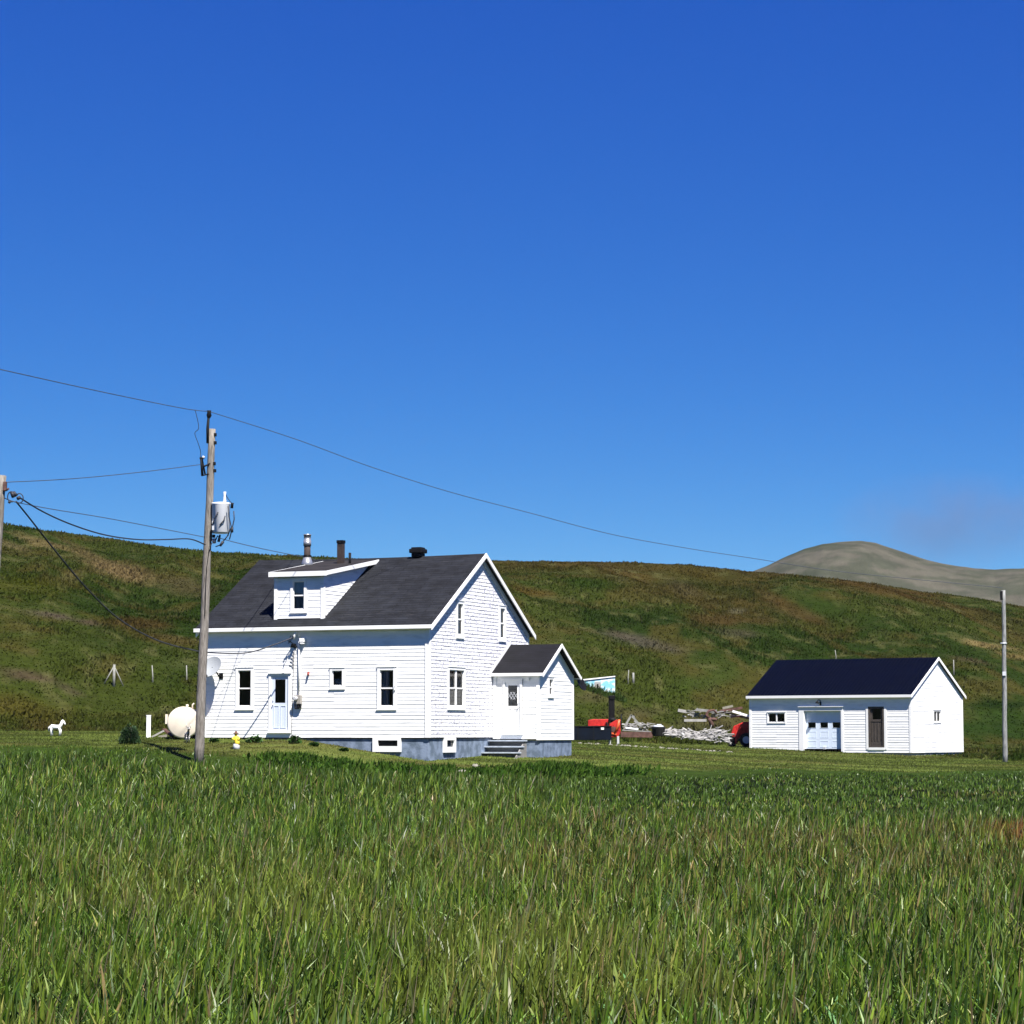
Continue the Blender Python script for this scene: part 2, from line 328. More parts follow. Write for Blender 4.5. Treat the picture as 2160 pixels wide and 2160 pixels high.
# glass: see-through with a fresnel reflection
g = bpy.data.materials.new('window_glass'); g.use_nodes = True; n_ = g.node_tree
tr = n_.nodes.new('ShaderNodeBsdfTransparent'); tr.inputs[0].default_value = (.72, .76, .78, 1); gl = n_.nodes.new('ShaderNodeBsdfGlossy'); gl.inputs['Roughness'].default_value = .02
fr = n_.nodes.new('ShaderNodeFresnel'); fr.inputs[0].default_value = 1.52; ms = n_.nodes.new('ShaderNodeMixShader')
n_.links.new(fr.outputs[0], ms.inputs[0]); n_.links.new(tr.outputs[0], ms.inputs[1]); n_.links.new(gl.outputs[0], ms.inputs[2]); n_.links.new(ms.outputs[0], n_.nodes['Material Output'].inputs[0])
M['glass'] = g
def shingle(name, c1, c2, mortar, bw, rh, axis, msz=.012, noise=.3, rough=.9, patch=None, pst=(1, 1, 2.2)):
    m = bpy.data.materials.new(name); m.use_nodes = True; b = m.node_tree.nodes['Principled BSDF']; L = m.node_tree.links.new
    b.inputs['Roughness'].default_value = rough; b.inputs['Specular IOR Level'].default_value = .25
    tc = node(m, 'ShaderNodeTexCoord'); sp = node(m, 'ShaderNodeSeparateXYZ'); cb = node(m, 'ShaderNodeCombineXYZ'); L(tc.outputs['Object'], sp.inputs[0])
    L(sp.outputs[axis[0]], cb.inputs[0]); L(sp.outputs[axis[1]], cb.inputs[1])
    br = node(m, 'ShaderNodeTexBrick'); L(cb.outputs[0], br.inputs['Vector'])
    br.inputs['Scale'].default_value = 1; br.inputs['Brick Width'].default_value = bw; br.inputs['Row Height'].default_value = rh; br.inputs['Mortar Size'].default_value = msz
    br.inputs['Color1'].default_value = (*c1, 1); br.inputs['Color2'].default_value = (*c2, 1); br.inputs['Mortar'].default_value = (*mortar, 1); br.inputs['Mortar Smooth'].default_value = .3
    no = node(m, 'ShaderNodeTexNoise'); no.inputs['Scale'].default_value = 2.2; no.inputs['Detail'].default_value = 8; L(tc.outputs['Object'], no.inputs['Vector'])
    mr = node(m, 'ShaderNodeMapRange'); mr.inputs['From Min'].default_value = .3; mr.inputs['From Max'].default_value = .7; mr.inputs['To Min'].default_value = 1-noise; mr.inputs['To Max'].default_value = 1+noise; L(no.outputs['Fac'], mr.inputs[0])
    mx = node(m, 'ShaderNodeVectorMath'); mx.operation = 'SCALE'; L(br.outputs[0], mx.inputs[0]); L(mr.outputs[0], mx.inputs['Scale']); src = mx.outputs[0]
    if patch:
        for (cc, sc, lo, hi) in patch:
            n2 = node(m, 'ShaderNodeTexNoise'); n2.inputs['Scale'].default_value = sc; n2.inputs['Detail'].default_value = 5; n2.inputs['Roughness'].default_value = .7; mp = node(m, 'ShaderNodeMapping'); mp.inputs['Location'].default_value = (sc*7, sc*3, sc); mp.inputs['Scale'].default_value = pst
            L(tc.outputs['Object'], mp.inputs[0]); L(mp.outputs[0], n2.inputs['Vector'])
            r2 = node(m, 'ShaderNodeMapRange'); r2.inputs['From Min'].default_value = lo; r2.inputs['From Max'].default_value = hi; L(n2.outputs['Fac'], r2.inputs[0])
            mm = node(m, 'ShaderNodeMix'); mm.data_type = 'RGBA'; L(r2.outputs[0], mm.inputs[0]); L(src, mm.inputs[6]); mm.inputs[7].default_value = (*cc, 1); src = mm.outputs[2]
    L(src, b.inputs['Base Color'])
    bp = node(m, 'ShaderNodeBump'); bp.inputs['Strength'].default_value = .5; bp.inputs['Distance'].default_value = .02; L(br.outputs['Fac'], bp.inputs['Height']); bp.invert = True; L(bp.outputs[0], b.inputs['Normal'])
    return m
M['roof'] = shingle('asphalt_shingles', (.0070, .0080, .0112), (.0125, .0140, .0185), (.004, .0045, .006), .9, .16, (0, 1), msz=.02, noise=.45, pst=(.5, 6, 6), patch=[((.034, .034, .036), 3, .56, .72)])
M['roof_dark'] = shingle('newer_black_shingles', (.004, .004, .006), (.006, .006, .009), (.003, .003, .004), .9, .14, (0, 1))
M['wornroof'] = shingle('worn_brown_shingles', (.016, .014, .013), (.026, .022, .020), (.009, .008, .008), .9, .2, (0, 1), noise=.5)
M['gable'] = shingle('white_shingle_paint', (.84, .84, .84), (.79, .79, .81), (.5, .5, .58), .42, .13, (1, 2), .007, .03, .6,
                     patch=[((.30, .30, .40), 6, .54, .60), ((.42, .36, .30), 8, .58, .63)])
M['found'] = mat('blue_grey_foundation_paint', (.10, .135, .185), .8, .1, 3.2, .5, col2=(.19, .24, .33), thr=(.42, .62))
# corrugated navy metal roof
mm = mat('navy_metal_roof', (.0003, .0012, .0070), .7, .15, 2, spec=.04); M['navyroof'] = mm
wv = node(mm, 'ShaderNodeTexWave'); wv.inputs['Scale'].default_value = 1.6; wv.bands_direction = 'X'; tcn = node(mm, 'ShaderNodeTexCoord')
mm.node_tree.links.new(tcn.outputs['Object'], wv.inputs['Vector']); bpn = node(mm, 'ShaderNodeBump'); bpn.inputs['Distance'].default_value = .03; bpn.inputs['Strength'].default_value = .6
mm.node_tree.links.new(wv.outputs['Fac'], bpn.inputs['Height']); mm.node_tree.links.new(bpn.outputs[0], mm.node_tree.nodes['Principled BSDF'].inputs['Normal'])
GAIN = .31
M['land'] = attr_mat('grassland', .95, 0, (1.7, .28), .03)
M['blade'] = attr_mat('grass_blades', .42, .16, None, .28)
M['tuft'] = attr_mat('hill_grass', .85, .3, None, .06)
M['leaf'] = mat('leaf_green', (.035, .085, .015), .5, .4, 5)
M['darkleaf'] = mat('dark_leaf_green', (.018, .045, .012), .6, .4, 5)

# ------------------------------------------------------------------ the ground: one sheet to the horizon
def set_col(me, cols):
    a = me.color_attributes.new('Col', 'FLOAT_COLOR', 'POINT'); c = np.ones((len(cols), 4), np.float32); c[:, :3] = cols; a.data.foreach_set('color', c.ravel())
def ground():
    pxs = np.arange(-420, 2600, 7.)
    ang = np.concatenate([np.linspace(-math.pi, -.31, 30)[:-1], np.arctan((pxs-1080)/F), np.linspace(.31, math.pi, 30)[1:]])
    ang = np.unique(np.round(ang, 6)); ang = ang[:-1]
    rr = np.concatenate([np.linspace(0.5, 12, 12), np.linspace(12.7, 80, 90), np.linspace(80.4, 112, 90), np.linspace(112.8, 290, 230), np.geomspace(293, 5000, 30)])
    A, D = np.meshgrid(ang, rr); X = (D*np.sin(A)).ravel(); Y = (D*np.cos(A)).ravel()
    Z = height(X, Y); col, px, py, lw, fw = land_col(X, Y, Z); col = col*GAIN
    na, nr = len(ang), len(rr); me = bpy.data.meshes.new('ground')
    i = np.arange(nr-1)[:, None]*na; j = np.arange(na)[None, :]; j2 = (j+1) % na
    q = np.stack([i+j, i+j2, i+na+j2, i+na+j], -1).reshape(-1, 4)[:, ::-1]
    V = np.stack([X, Y, Z], 1)
    raw(me, V, q.ravel(), np.arange(len(q))*4, M['land'])
    me.polygons.foreach_set('use_smooth', np.ones(len(q), bool)); set_col(me, col)
    o = bpy.data.objects.new('ground', me); C.objects.link(o); props(o, 'green hillside, mown lawn and field floor around the white house', 'ground', kind='structure')
def raw(me, V, loops, starts, m):
    me.vertices.add(len(V)); me.vertices.foreach_set('co', V.astype(np.float32).ravel())
    me.loops.add(len(loops)); me.loops.foreach_set('vertex_index', loops.astype(np.int32))
    me.polygons.add(len(starts)); me.polygons.foreach_set('loop_start', starts.astype(np.int32))
    me.materials.append(m); me.update(calc_edges=True); me.validate()
ground()
# far bare hill
def far_hill():
    pxs = np.concatenate([np.arange(1300, 2300, 4.), np.arange(2300, 4200, 30.)]); dd = np.linspace(700, 2000, 260)
    P, D = np.meshgrid(pxs, dd); P = P.ravel(); D = D.ravel()
    crest = np.interp(P, [1000, 1400, 1520, 1590, 1625, 1660, 1700, 1735, 1770, 1820, 1850, 1900, 1960, 2010, 2060, 2100, 2160, 2400, 2900, 4200], [1400, 1290, 1236, 1210, 1195, 1180, 1163, 1154, 1150, 1148, 1152, 1168, 1187, 1199, 1206, 1209, 1206, 1185, 1200, 1400])
    z = tanel(crest)*1250*np.exp(-((D-1250)/330)**2)+(fbm(P/120., D/160., 9, 4)-.5)*16*np.clip(np.abs(D-1250)/260, 0, 1)-8*ss(0, 1, np.abs(D-1250)/600)
    X = (P-1080)/F*D; V = np.stack([X, D, z], 1)
    na, nr = len(pxs), len(dd); i = np.arange(nr-1)[:, None]*na; j = np.arange(na-1)[None, :]
    q = np.stack([i+j, i+j+1, i+na+j+1, i+na+j], -1).reshape(-1, 4)
    me = bpy.data.meshes.new('far_hill'); raw(me, V, q.ravel(), np.arange(len(q))*4, M['land']); me.polygons.foreach_set('use_smooth', np.ones(len(q), bool))
    n1 = fbm(X/17., D/34.+z/4., 91, 6); n2 = fbm(X/42.+z/16., D/60., 92, 6)
    a = np.array(lin((98, 101, 82))); b = np.array(lin((122, 118, 102))); c2 = np.array(lin((74, 84, 60)))
    w = ss(.4, .62, n1)[:, None]; col = a*(1-w)+b*w; w = (ss(.45, .62, n2)*.85)[:, None]; col = col*(1-w)+c2*w
    set_col(me, col*(.7+.6*fbm(X/6., D/10., 93, 4))[:, None]*.36); o = bpy.data.objects.new('far_hill', me); C.objects.link(o); props(o, 'distant rounded grey green hill at the right', 'hill', kind='structure')
far_hill()

# ------------------------------------------------------------------ walls
def cuts(a, b, ops):                              # [a,b] minus openings
    out = []; cur = a
    for (p, q) in sorted(ops):
        if q <= cur or p >= b: continue
        if p > cur: out.append((cur, p))
        cur = max(cur, q)
    if cur < b: out.append((cur, b))
    return out
def siding(mb, P, z0, z1, rng_, ops=(), ch=.13, lap=.0105, seg=1.4, jit=.35, seed=1):
    rd = random.Random(seed); zs = set()
    z = z0
    while z < z1-.001: zs.add(round(z, 4)); z += ch
    zs.add(round(z1, 4))
    for (u0, u1, a, b) in ops:
        for t in (a, b):
            if z0 < t < z1: zs.add(round(t, 4))
    zs = sorted(zs); laps = {}
    for a, b in zip(zs[:-1], zs[1:]):
        if b-a < .003: continue
        k = int((a-z0+.0005)/ch); fa = (a-z0-k*ch)/ch; fb = min((b-z0-k*ch)/ch, 1)
        A0, A1 = rng_(a); B0, B1 = rng_(b); mid = (a+b)/2
        if A1-A0 < .01: continue
        op = [(o[0], o[1]) for o in ops if o[2] < mid < o[3]]
        for (p, q) in cuts(A0, A1, op):
            n = max(1, int((q-p)/seg)); st = [p+(q-p)*i/n for i in range(n+1)]
            for i in range(n):
                l = laps.setdefault((k, round(st[i], 1)), lap*(1-jit+2*jit*rd.random())); dz = .006*(rd.random()-.5) if fa < .01 else 0
                la = l*(1-fa)+.004; lb = l*(1-fb)+.004; ua, ub = st[i], st[i+1]
                ta = B0 if abs(ua-A0) < 1e-6 else ua; tb = B1 if abs(ub-A1) < 1e-6 else ub
                ta, tb = max(ta, B0), min(tb, B1)
                if tb < ta: tb = ta
                mb.quad(P(ua, a+dz, la), P(ub, a+dz, la), P(tb, b, lb), P(ta, b, lb))
                if fa < .01: mb.quad(P(ua, a+dz, -.03), P(ub, a+dz, -.03), P(ub, a+dz, la), P(ua, a+dz, la))
def PF(c): return lambda u, z, o: (u, c-o, z)      # wall facing -y
def PG(c): return lambda u, z, o: (c+o, u, z)      # wall facing +x
def PB(c): return lambda u, z, o: (u, c+o, z)
def PL(c): return lambda u, z, o: (c-o, u, z)

def window(house, P, u0, u1, z0, z1, tw=.1, rail=True, mull=0, curtain=None, sill=True, name='window', shallow=False, mw=.05, pr=.045, cm='curtain', tm='trim'):
    """u0..u1, z0..z1 is the sash opening; casing lies round it"""
    w = MB(); d = -.05
    w.pbox(P, u0-tw, u0, z0-tw, z1+tw, -.01, pr); w.pbox(P, u1, u1+tw, z0-tw, z1+tw, -.01, pr)
    w.pbox(P, u0, u1, z1, z1+tw, -.01, pr-.003); w.pbox(P, u0, u1, z0-tw, z0, -.01, pr-.003)
    w.pbox(P, u0-tw-.02, u1+tw+.02, z1+tw, z1+tw+.02, -.01, pr+.018)
    for (a, b) in ((u0-.012, u0), (u1, u1+.012)): w.pbox(P, a, b, z0, z1, d-.05, -.012)
    w.pbox(P, u0, u1, z1, z1+.012, d-.05, -.012); w.pbox(P, u0, u1, z0-.012, z0, d-.05, -.012)
    wo = w.build(name, M[tm], house)
    s = MB(); f = .028
    s.pbox(P, u0, u0+f, z0, z1, d, d+.04); s.pbox(P, u1-f, u1, z0, z1, d, d+.04)
    s.pbox(P, u0+f, u1-f, z1-f, z1, d+.002, d+.038); s.pbox(P, u0+f, u1-f, z0, z0+f*1.3, d+.002, d+.038)
    zm = (z0+z1)/2
    if rail: s.pbox(P, u0+f, u1-f, zm-.025, zm+.025, d+.004, d+.055)
    for i in range(mull):
        um = u0+(u1-u0)*(i+1)/(mull+1); s.pbox(P, um-mw, um+mw, z0+.05, z1-f, d+.006, d+.06)
    s.build('sash', M[tm], wo)
    p = MB(); p.pbox(P, u0+f*.5, u1-f*.5, z0+f*.5, z1-f*.5, d+.016, d+.02); p.build('pane', M['glass'], wo)
    if sill:
        q = MB(); q.pbox(P, u0-tw-.03, u1+tw+.03, z0-tw-.035, z0-tw, -.01, pr+.012); q.build('sill', M[tm], wo)
    if curtain:
        for (a, b, ta, tb) in curtain:
            c = MB(); n = 22; pts = []
            for i in range(n+1):
                u = u0+(u1-u0)*(a+(b-a)*i/n); o = d-.09+.018*math.sin(i*1.9)
                pts.append((P(u, z0+(z1-z0)*ta, o), P(u, z0+(z1-z0)*tb, o)))
            for i in range(n): c.quad(pts[i][0], pts[i+1][0], pts[i+1][1], pts[i][1], smooth=True)
            c.build('curtain', M[cm], wo, recalc=False)
    return wo

# ------------------------------------------------------------------ the farmhouse
H = Frame(904, 1556, 86.7, 22)
W_, G_ = 9.0, 9.45; RY = G_/2; SL = .572; RT = 6.78   # ridge, slope, ridge top
def roof_z(y): return RT-abs(y-RY)*SL
house = thing('farmhouse', 'white clapboard farmhouse with dark shingle roof, dormer and side entry porch', 'house', H.o, -H.al)
PY0, PY1, PX = 5.85, 9.40, 1.87; PRY = 7.62; PT = 3.50
def proof(y): return PT-abs(y-PRY)*.58
win_f = [(-7.54, -7.02, 1.12, 2.42), (-3.76, -3.36, 1.83, 2.38), (-1.88, -1.35, 1.10, 2.38)]
door_f = (-6.20, -5.50, .22, 2.28)
wtop = roof_z(0)-.13
mb = MB(); ops = [(a-.02, b+.02, c-.02, d+.02) for a, b, c, d in win_f+[door_f]]
siding(mb, PF(0), 0, wtop, lambda z: (-W_, 0), ops, seed=3)
mb.build('front_wall', M['siding'], house)
mb = MB(); gw = [(1.74, 3.10, 1.12, 2.42), (2.50, 2.98, 3.70, 4.82), (6.56, 7.02, 3.72, 4.84)]
ops = [(a-.02, b+.02, c-.02, d+.02) for a, b, c, d in gw]+[(PY0+.1, PY1-.1, -.1, 2.3)]
def grng(z):
    if z <= wtop: return (0, G_)
    h = (z-wtop)/SL; return (h, G_-h)
siding(mb, PG(0), 0, roof_z(RY)-.16, grng, ops, lap=.009, seg=.6, seed=5)
mb.build('gable_wall', M['gable'], house)
mb = MB(); siding(mb, PB(G_), 0, wtop, lambda z: (-W_, 0), [], ch=.26); siding(mb, PL(-W_), 0, roof_z(RY)-.16, grng, [], ch=.26)
mb.build('rear_wall', M['siding'], house)
# inner floor keeps the rooms dark
mb = MB(); mb.box(-W_+.02, .02, -.02, -.02, G_-.02, 0.0-.005); mb.box(-W_+.16, .16, 2.75, -.16, G_-.16, 2.8); mb.build('floor', M['darkwood'], house)
for (x, y, s1, s2) in ((0, 0, -1, 1), (-W_, 0, 1, 1), (0, G_, -1, -1)):
    mb = MB()
    mb.box(min(x, x+s1*.13)-(0 if s1 > 0 else 0), min(y-.038*s2, y-.012*s2), .0, max(x, x+s1*.13), max(y-.038*s2, y-.012*s2), wtop-.02)
    if x == 0: mb.box(.0, min(y-.038*s2, y+s2*.13), .0, .032, max(y-.038*s2, y+s2*.13), wtop-.02)
    mb.build('corner_board', M['trim'], house)
# foundation
mb = MB()
mb.box(-W_+.05, .05, -2.2, -.05, .3, -.03); mb.box(-.3, .3, -2.2, -.05, G_-.05, -.03)
mb.box(-W_+.05, G_-.3, -2.2, -.3, G_-.05, -.03); mb.box(-W_+.05, .3, -2.2, -W_+.3, G_-.3, -.03)
mb.box(-.05, PY0+.05, -2.2, PX-.04, PY1-.06, -.12)
mb.build('foundation', M['found'], house)
# dark strip painting in the shadow line below the clapboards
mb = MB(); mb.box(-W_+.02, .02, -.035, -.02, .06, -.002); mb.box(-.06, .06, -.035, -.02, PY0, -.002); mb.build('sill_shade_strip', M['darkwood'], house)
# main roof
def slab(parent, name, m, x0, x1, ya, yb, za, zb, th=.10, nx=36, ny=16, sag=0., rs=1):
    """sloping slab with a slightly uneven top; (ya,za) eave, (yb,zb) ridge"""
    mb = MB(); rd = random.Random(rs); top = []
    for j in range(ny+1):
        row = []
        for i in range(nx+1):
            t = j/ny; u = i/nx; z = za+(zb-za)*t-sag*math.sin(math.pi*u)*t+(rd.random()-.5)*.012*(0 < j < ny)
            row.append(Vector((x0+(x1-x0)*u, ya+(yb-ya)*t, z)))
        top.append(row)
    for j in range(ny):
        for i in range(nx): mb.quad(top[j][i], top[j][i+1], top[j+1][i+1], top[j+1][i], smooth=True)
    D = Vector((0, 0, -th))
    for j in (0, ny):
        for i in range(nx): mb.quad(top[j][i], top[j][i+1], top[j][i+1]+D, top[j][i]+D)
    for i in (0, nx):
        for j in range(ny): mb.quad(top[j][i], top[j+1][i], top[j+1][i]+D, top[j][i]+D)
    mb.quad(top[0][0]+D, top[0][nx]+D, top[ny][nx]+D, top[ny][0]+D)
    return mb.build(name, m, parent, recalc=False)
OE, OR = .20, .20
x0r, x1r = -W_-.24, OR
roof = slab(house, 'roof', M['roof'], x0r, x1r, -OE, RY, roof_z(-OE), RT, sag=.05)
rb = slab(house, 'rear_roof', M['roof'], x0r, x1r, G_+OE, RY, roof_z(-OE), RT-.004, sag=.05, nx=12, ny=4)
mb = MB()                                         # soffits, gutter and rake boards
mb.box(x0r-.03, -OE-.075, roof_z(-OE)-.15, x1r+.02, -OE-.002, roof_z(-OE)-.015)
mb.box(x0r, -OE, roof_z(-OE)-.16, x1r-.03, 0, roof_z(-OE)-.125)
mb.build('gutter', M['trim'], house, bevel=.01)
mb = MB()
def rake(mb, x, ya, za, yb, zb, h=.17, t=.035):
    mb.quad((x, ya, za), (x, yb, zb), (x, yb, zb-h), (x, ya, za-h)); mb.quad((x+t, ya, za), (x+t, yb, zb), (x+t, yb, zb-h), (x+t, ya, za-h))
    mb.quad((x, ya, za), (x+t, ya, za), (x+t, yb, zb), (x, yb, zb)); mb.quad((x, ya, za-h), (x+t, ya, za-h), (x+t, yb, zb-h), (x, yb, zb-h))
    mb.quad((x, ya, za), (x+t, ya, za), (x+t, ya, za-h), (x, ya, za-h)); mb.quad((x, yb, zb), (x+t, yb, zb), (x+t, yb, zb-h), (x, yb, zb-h))
for (x_, y_, dz0) in ((x1r+.002, -OE-.06, 0), (x1r+.002, G_+OE+.06, 0), (x0r+.03, -OE, -.11)):
    mb = MB(); rake(mb, x_, y_, roof_z(-OE-.06)+dz0, RY, RT+.012+dz0); mb.build('rake_board', M['trim'], house)
for y_ in (.02, G_-.02): mb = MB(); rake(mb, .03, y_, wtop, RY, roof_z(RY)-.13, .16, .03); mb.build('frieze_board', M['trim_grey'], house)
# dormer
DX0, DX1, DY = -6.24, -4.28, .30
def dz_(y): return 5.93+(y-DY)*.155
mb = MB(); dw = (-5.50, -5.05, 4.60, 5.62)
siding(mb, PF(DY), roof_z(DY)+.03, dz_(DY)-.02, lambda z: (DX0, DX1), [(dw[0]-.02, dw[1]+.02, dw[2]-.02, dw[3]+.02)], seed=8)
def drng(z):
    y1 = RY-(RT-z)/SL; y0 = max(DY, DY+(z-5.90)/.155); return (y0, max(y0, y1))
siding(mb, PG(DX1), roof_z(DY)+.0, 6.45, drng, [], seed=9); siding(mb, PL(DX0), roof_z(DY)+.0, 6.45, drng, [], seed=10)
mb.pbox(PF(DY), DX0-.02, DX0+.1, roof_z(DY)+.0, dz_(DY)-.04, .0, .035); mb.pbox(PF(DY), DX1-.1, DX1+.02, roof_z(DY)+.0, dz_(DY)-.04, .0, .035)
mb.pbox(PG(DX1), DY-.03, DY+.09, roof_z(DY)+.02, dz_(DY)-.04, .0, .03)
dorm = mb.build('dormer', M['siding'], house)
ye = 4.55
slab(dorm, 'dormer_roof', M['wornroof'], DX0-.14, DX1+.2, DY-.19, ye, dz_(DY-.19)+.06, dz_(ye)+.06, .09, 10, 12)
mb = MB()
mb.box(DX0-.16, DY-.225, dz_(DY-.19)-.11, DX1+.22, DY-.192, dz_(DY-.19)+.065)
rake(mb, DX1+.202, DY-.192, dz_(DY-.19)+.065, 4.5, dz_(4.5)+.07, .15, .03); rake(mb, DX0-.172, DY-.192, dz_(DY-.19)+.065, 4.5, dz_(4.5)+.07, .15, .03)
mb.build('dormer_fascia', M['trim'], dorm)
window(house, PF(DY), *dw, curtain=[(0, 1, .0, 1)], cm='drape')
# windows and doors of the house
window(house, PF(0), *win_f[0]); window(house, PF(0), *win_f[1], rail=False, tw=.09, curtain=[(0, 1, .0, .45)], cm='drape')
window(house, PF(0), *win_f[2], curtain=[(0, .55, .0, 1)], cm='drape')
window(house, PG(0), *gw[0], mull=1, curtain=[(0, .47, .0, 1), (.53, 1, .0, .9)])
window(house, PG(0), *gw[1], curtain=[(.0, .4, .0, 1)], cm='drape'); window(house, PG(0), *gw[2], curtain=[(.0, .5, .0, 1)], cm='drape')
# basement windows
def basement(P, u0, u1, z0, z1, g):
    w = MB(); w.pbox(P, u0, u0+.2, z0, z1, -.02, .09); w.pbox(P, u1-.12, u1, z0, z1, -.02, .09)
    w.pbox(P, u0+.2, u1-.12, z0, z0+.2, -.02, .088); w.pbox(P, u0+.2, u1-.12, z1-.09, z1, -.02, .088)
    o = w.build('basement_window', M['trim'], house)
    p = MB(); p.pbox(P, u0+.2, u1-.12, z0+.2, z1-.09, .0, .012); p.build('pane', M['glass'] if g else M['dark'], o)
basement(PF(.05), -2.15, -1.06, -.50, -.005, False); basement(PG(-.05), 1.35, 2.36, -.53, -.005, True)
def door(P, u0, u1, z0, z1, m, gu, gz_, name='door', trim='trim', tw=.09, knob=0, lattice=False):
    f = MB(); f.pbox(P, u0-tw, u0, z0, z1+tw, -.01, .045); f.pbox(P, u1, u1+tw, z0, z1+tw, -.01, .045); f.pbox(P, u0, u1, z1, z1+tw, -.01, .042); f.pbox(P, u0-tw-.03, u1+tw+.03, z1+tw, z1+tw+.03, -.01, .09)
    f.pbox(P, u0-tw-.03, u1+tw+.03, z0-.06, z0, -.01, .09)
    d = MB(); a, b = gu; c, e = gz_; o0, o1 = -.035, .0
    d.pbox(P, u0, a, z0, z1, o0, o1); d.pbox(P, b, u1, z0, z1, o0, o1); d.pbox(P, a, b, z0, c, o0, o1-.002); d.pbox(P, a, b, e, z1, o0, o1-.002)
    w_ = u1-u0
    if c-z0 > .5:
        h = (c-z0)
        for (pa, pb) in ((.16, .44), (.56, .84)):
            A, B = u0+w_*pa, u0+w_*pb
            for (q, r) in ((z0+.12, z0+.12+.02), (z0+h-.12, z0+h-.10)): d.pbox(P, A, B, q, r, o1, o1+.012)
            for q in (A, B): d.pbox(P, q-.01, q+.01, z0+.12, z0+h-.10, o1, o1+.014)
    do = d.build(name, M[m], house); f.build('door_frame', M[trim], do)
    p = MB(); p.pbox(P, a, b, c, e, -.03, -.018); p.build('door_glass', M['glass'], do)
    if lattice:
        l = MB()
        for t in (-.12, 0, .12):
            cu, cz = (a+b)/2, (c+e)/2
            l.bar(P(cu+t-.1, cz-.14, -.01), P(cu+t+.1, cz+.14, -.01), .012, .012); l.bar(P(cu+t+.1, cz-.14, -.01), P(cu+t-.1, cz+.14, -.01), .012, .012)
        l.build('lattice', M['greycoat'], do)
    ku = u1-.07 if knob else u0+.07; h = MB(); h.tube([P(ku, z0+.95, .0), P(ku, z0+.95, .05), P(ku, z0+.95, .07)], [.018, .028, .015]); h.build('handle', M['galv'], do)
    h = MB(); h.tube([P(ku, z0+1.1, 0), P(ku, z0+1.1, .03)], .022); h.build('lock', M['galv'], do)
    return do
door(PF(0), -6.20, -5.50, .22, 2.20, 'door', (-6.05, -5.63), (1.24, 2.08))
# entry porch (its own walls and roof)
mb = MB(); pd = (.52, 1.12, .16, 2.04)
siding(mb, PF(PY0), -.06, proof(PY0)-.11, lambda z: (.03, PX), [(pd[0]-.11, pd[1]+.11, pd[2]-.02, pd[3]+.11)], seed=12, lap=.009)
pw = (6.82, 7.20, 1.58, 2.16); pwt = proof(PY0)-.11
def prng(z):
    if z <= pwt: return (PY0, PY1)
    h = (z-pwt)/.58; return (PY0+h, PY1-h)
siding(mb, PG(PX), -.10, PT-.2, prng, [(pw[0]-.02, pw[1]+.02, pw[2]-.02, pw[3]+.02)], seed=13)
siding(mb, PB(PY1), -.10, pwt, lambda z: (0, PX), [], seed=14)
mb.pbox(PF(PY0), PX-.1, PX+.015, -.10, pwt, .0, .035); mb.pbox(PG(PX), PY0-.03, PY0+.09, -.10, pwt, .0, .032); mb.pbox(PG(PX), PY1-.09, PY1+.03, -.10, pwt, .0, .032)
mb.pbox(PF(PY0), .03, .17, -.05, pwt, .0, .033)
porch = mb.build('porch', M['siding'], house)
door(PF(PY0), *pd, 'trim', (.63, 1.0), (1.16, 1.92), name='porch_door', knob=1, lattice=True)
window(house, PG(PX), *pw, tw=.08)
s1 = slab(porch, 'porch_roof', M['roof_dark'], .02, PX+.22, PY0-.15, PRY, proof(PY0-.15), PT, .08, 10, 8); slab(porch, 'porch_rear_roof', M['roof_dark'], .02, PX+.22, PY1+.22, PRY, proof(PY1+.22), PT-.003, .08, 6, 4)
mb = MB(); ze = proof(PY0-.15)
mb.box(.0, PY0-.185, ze-.12, PX+.21, PY0-.152, ze-.01); mb.box(.04, PY0-.15, ze-.12, PX+.20, PY0, ze-.09)
rake(mb, PX+.222, PY0-.19, proof(PY0-.19), PRY, PT+.01, .14, .03); rake(mb, PX+.222, PY1+.26, proof(PY1+.26), PRY, PT+.01, .14, .03)
rake(mb, .0, PY0-.18, proof(PY0-.18)+.10, PRY, PT+.12, .11, .03)
mb.box(PX-.1, PY1+.222, proof(PY1+.22)-.13, PX+.25, PY1+.33, proof(PY1+.22)-.03)
mb.build('porch_trim', M['trim'], porch)
mb = MB(); p = H.F(1116, 1432, PY0); mb.tube([(p.x, PY0-.01, p.z), (p.x, PY0-.06, p.z), (p.x, PY0-.09, p.z-.01)], [.03, .06, .04], 10); mb.box(p.x-.05, PY0-.05, p.z-.02, p.x+.05, PY0-.0, p.z+.03); mb.build('porch_light', M['trim'], porch)
# chimneys and vents on the roof (parts of the house)
def pipe(name, m, px, pyt, pyb, c, r, parent=house, sq=False, cap=None):
    b = H.F(px, pyb, c); t = H.F(px, pyt, c); mb = MB()
    if sq: mb.box(b.x-r, c-r, b.z-.25, b.x+r, c+r, t.z)
    else: mb.tube([(b.x, c, b.z-.25), (b.x, c, t.z)], r, 16)
    return mb.build(name, m, parent), b, t
ch, b, t = pipe('metal_chimney', M['rustpipe'], 648, 1152, 1180, 3.2, .122)
mb = MB(); z1 = H.F(648, 1127, 3.2).z
mb.tube([(b.x, 3.2, t.z+.003), (b.x, 3.2, t.z+.2), (b.x, 3.2, t.z+.201), (b.x, 3.2, z1-.05), (b.x, 3.2, z1-.049), (b.x, 3.2, z1)], [.145, .145, .13, .13, .145, .145], 16); mb.build('chimney_cap', M['steel'], ch)
mb = MB(); mb.tube([(b.x, 3.2, b.z-.3), (b.x, 3.2, b.z-.12), (b.x, 3.2, b.z+.10)], [.25, .2, .13], 16); mb.build('flashing_cone', M['steel'], ch)
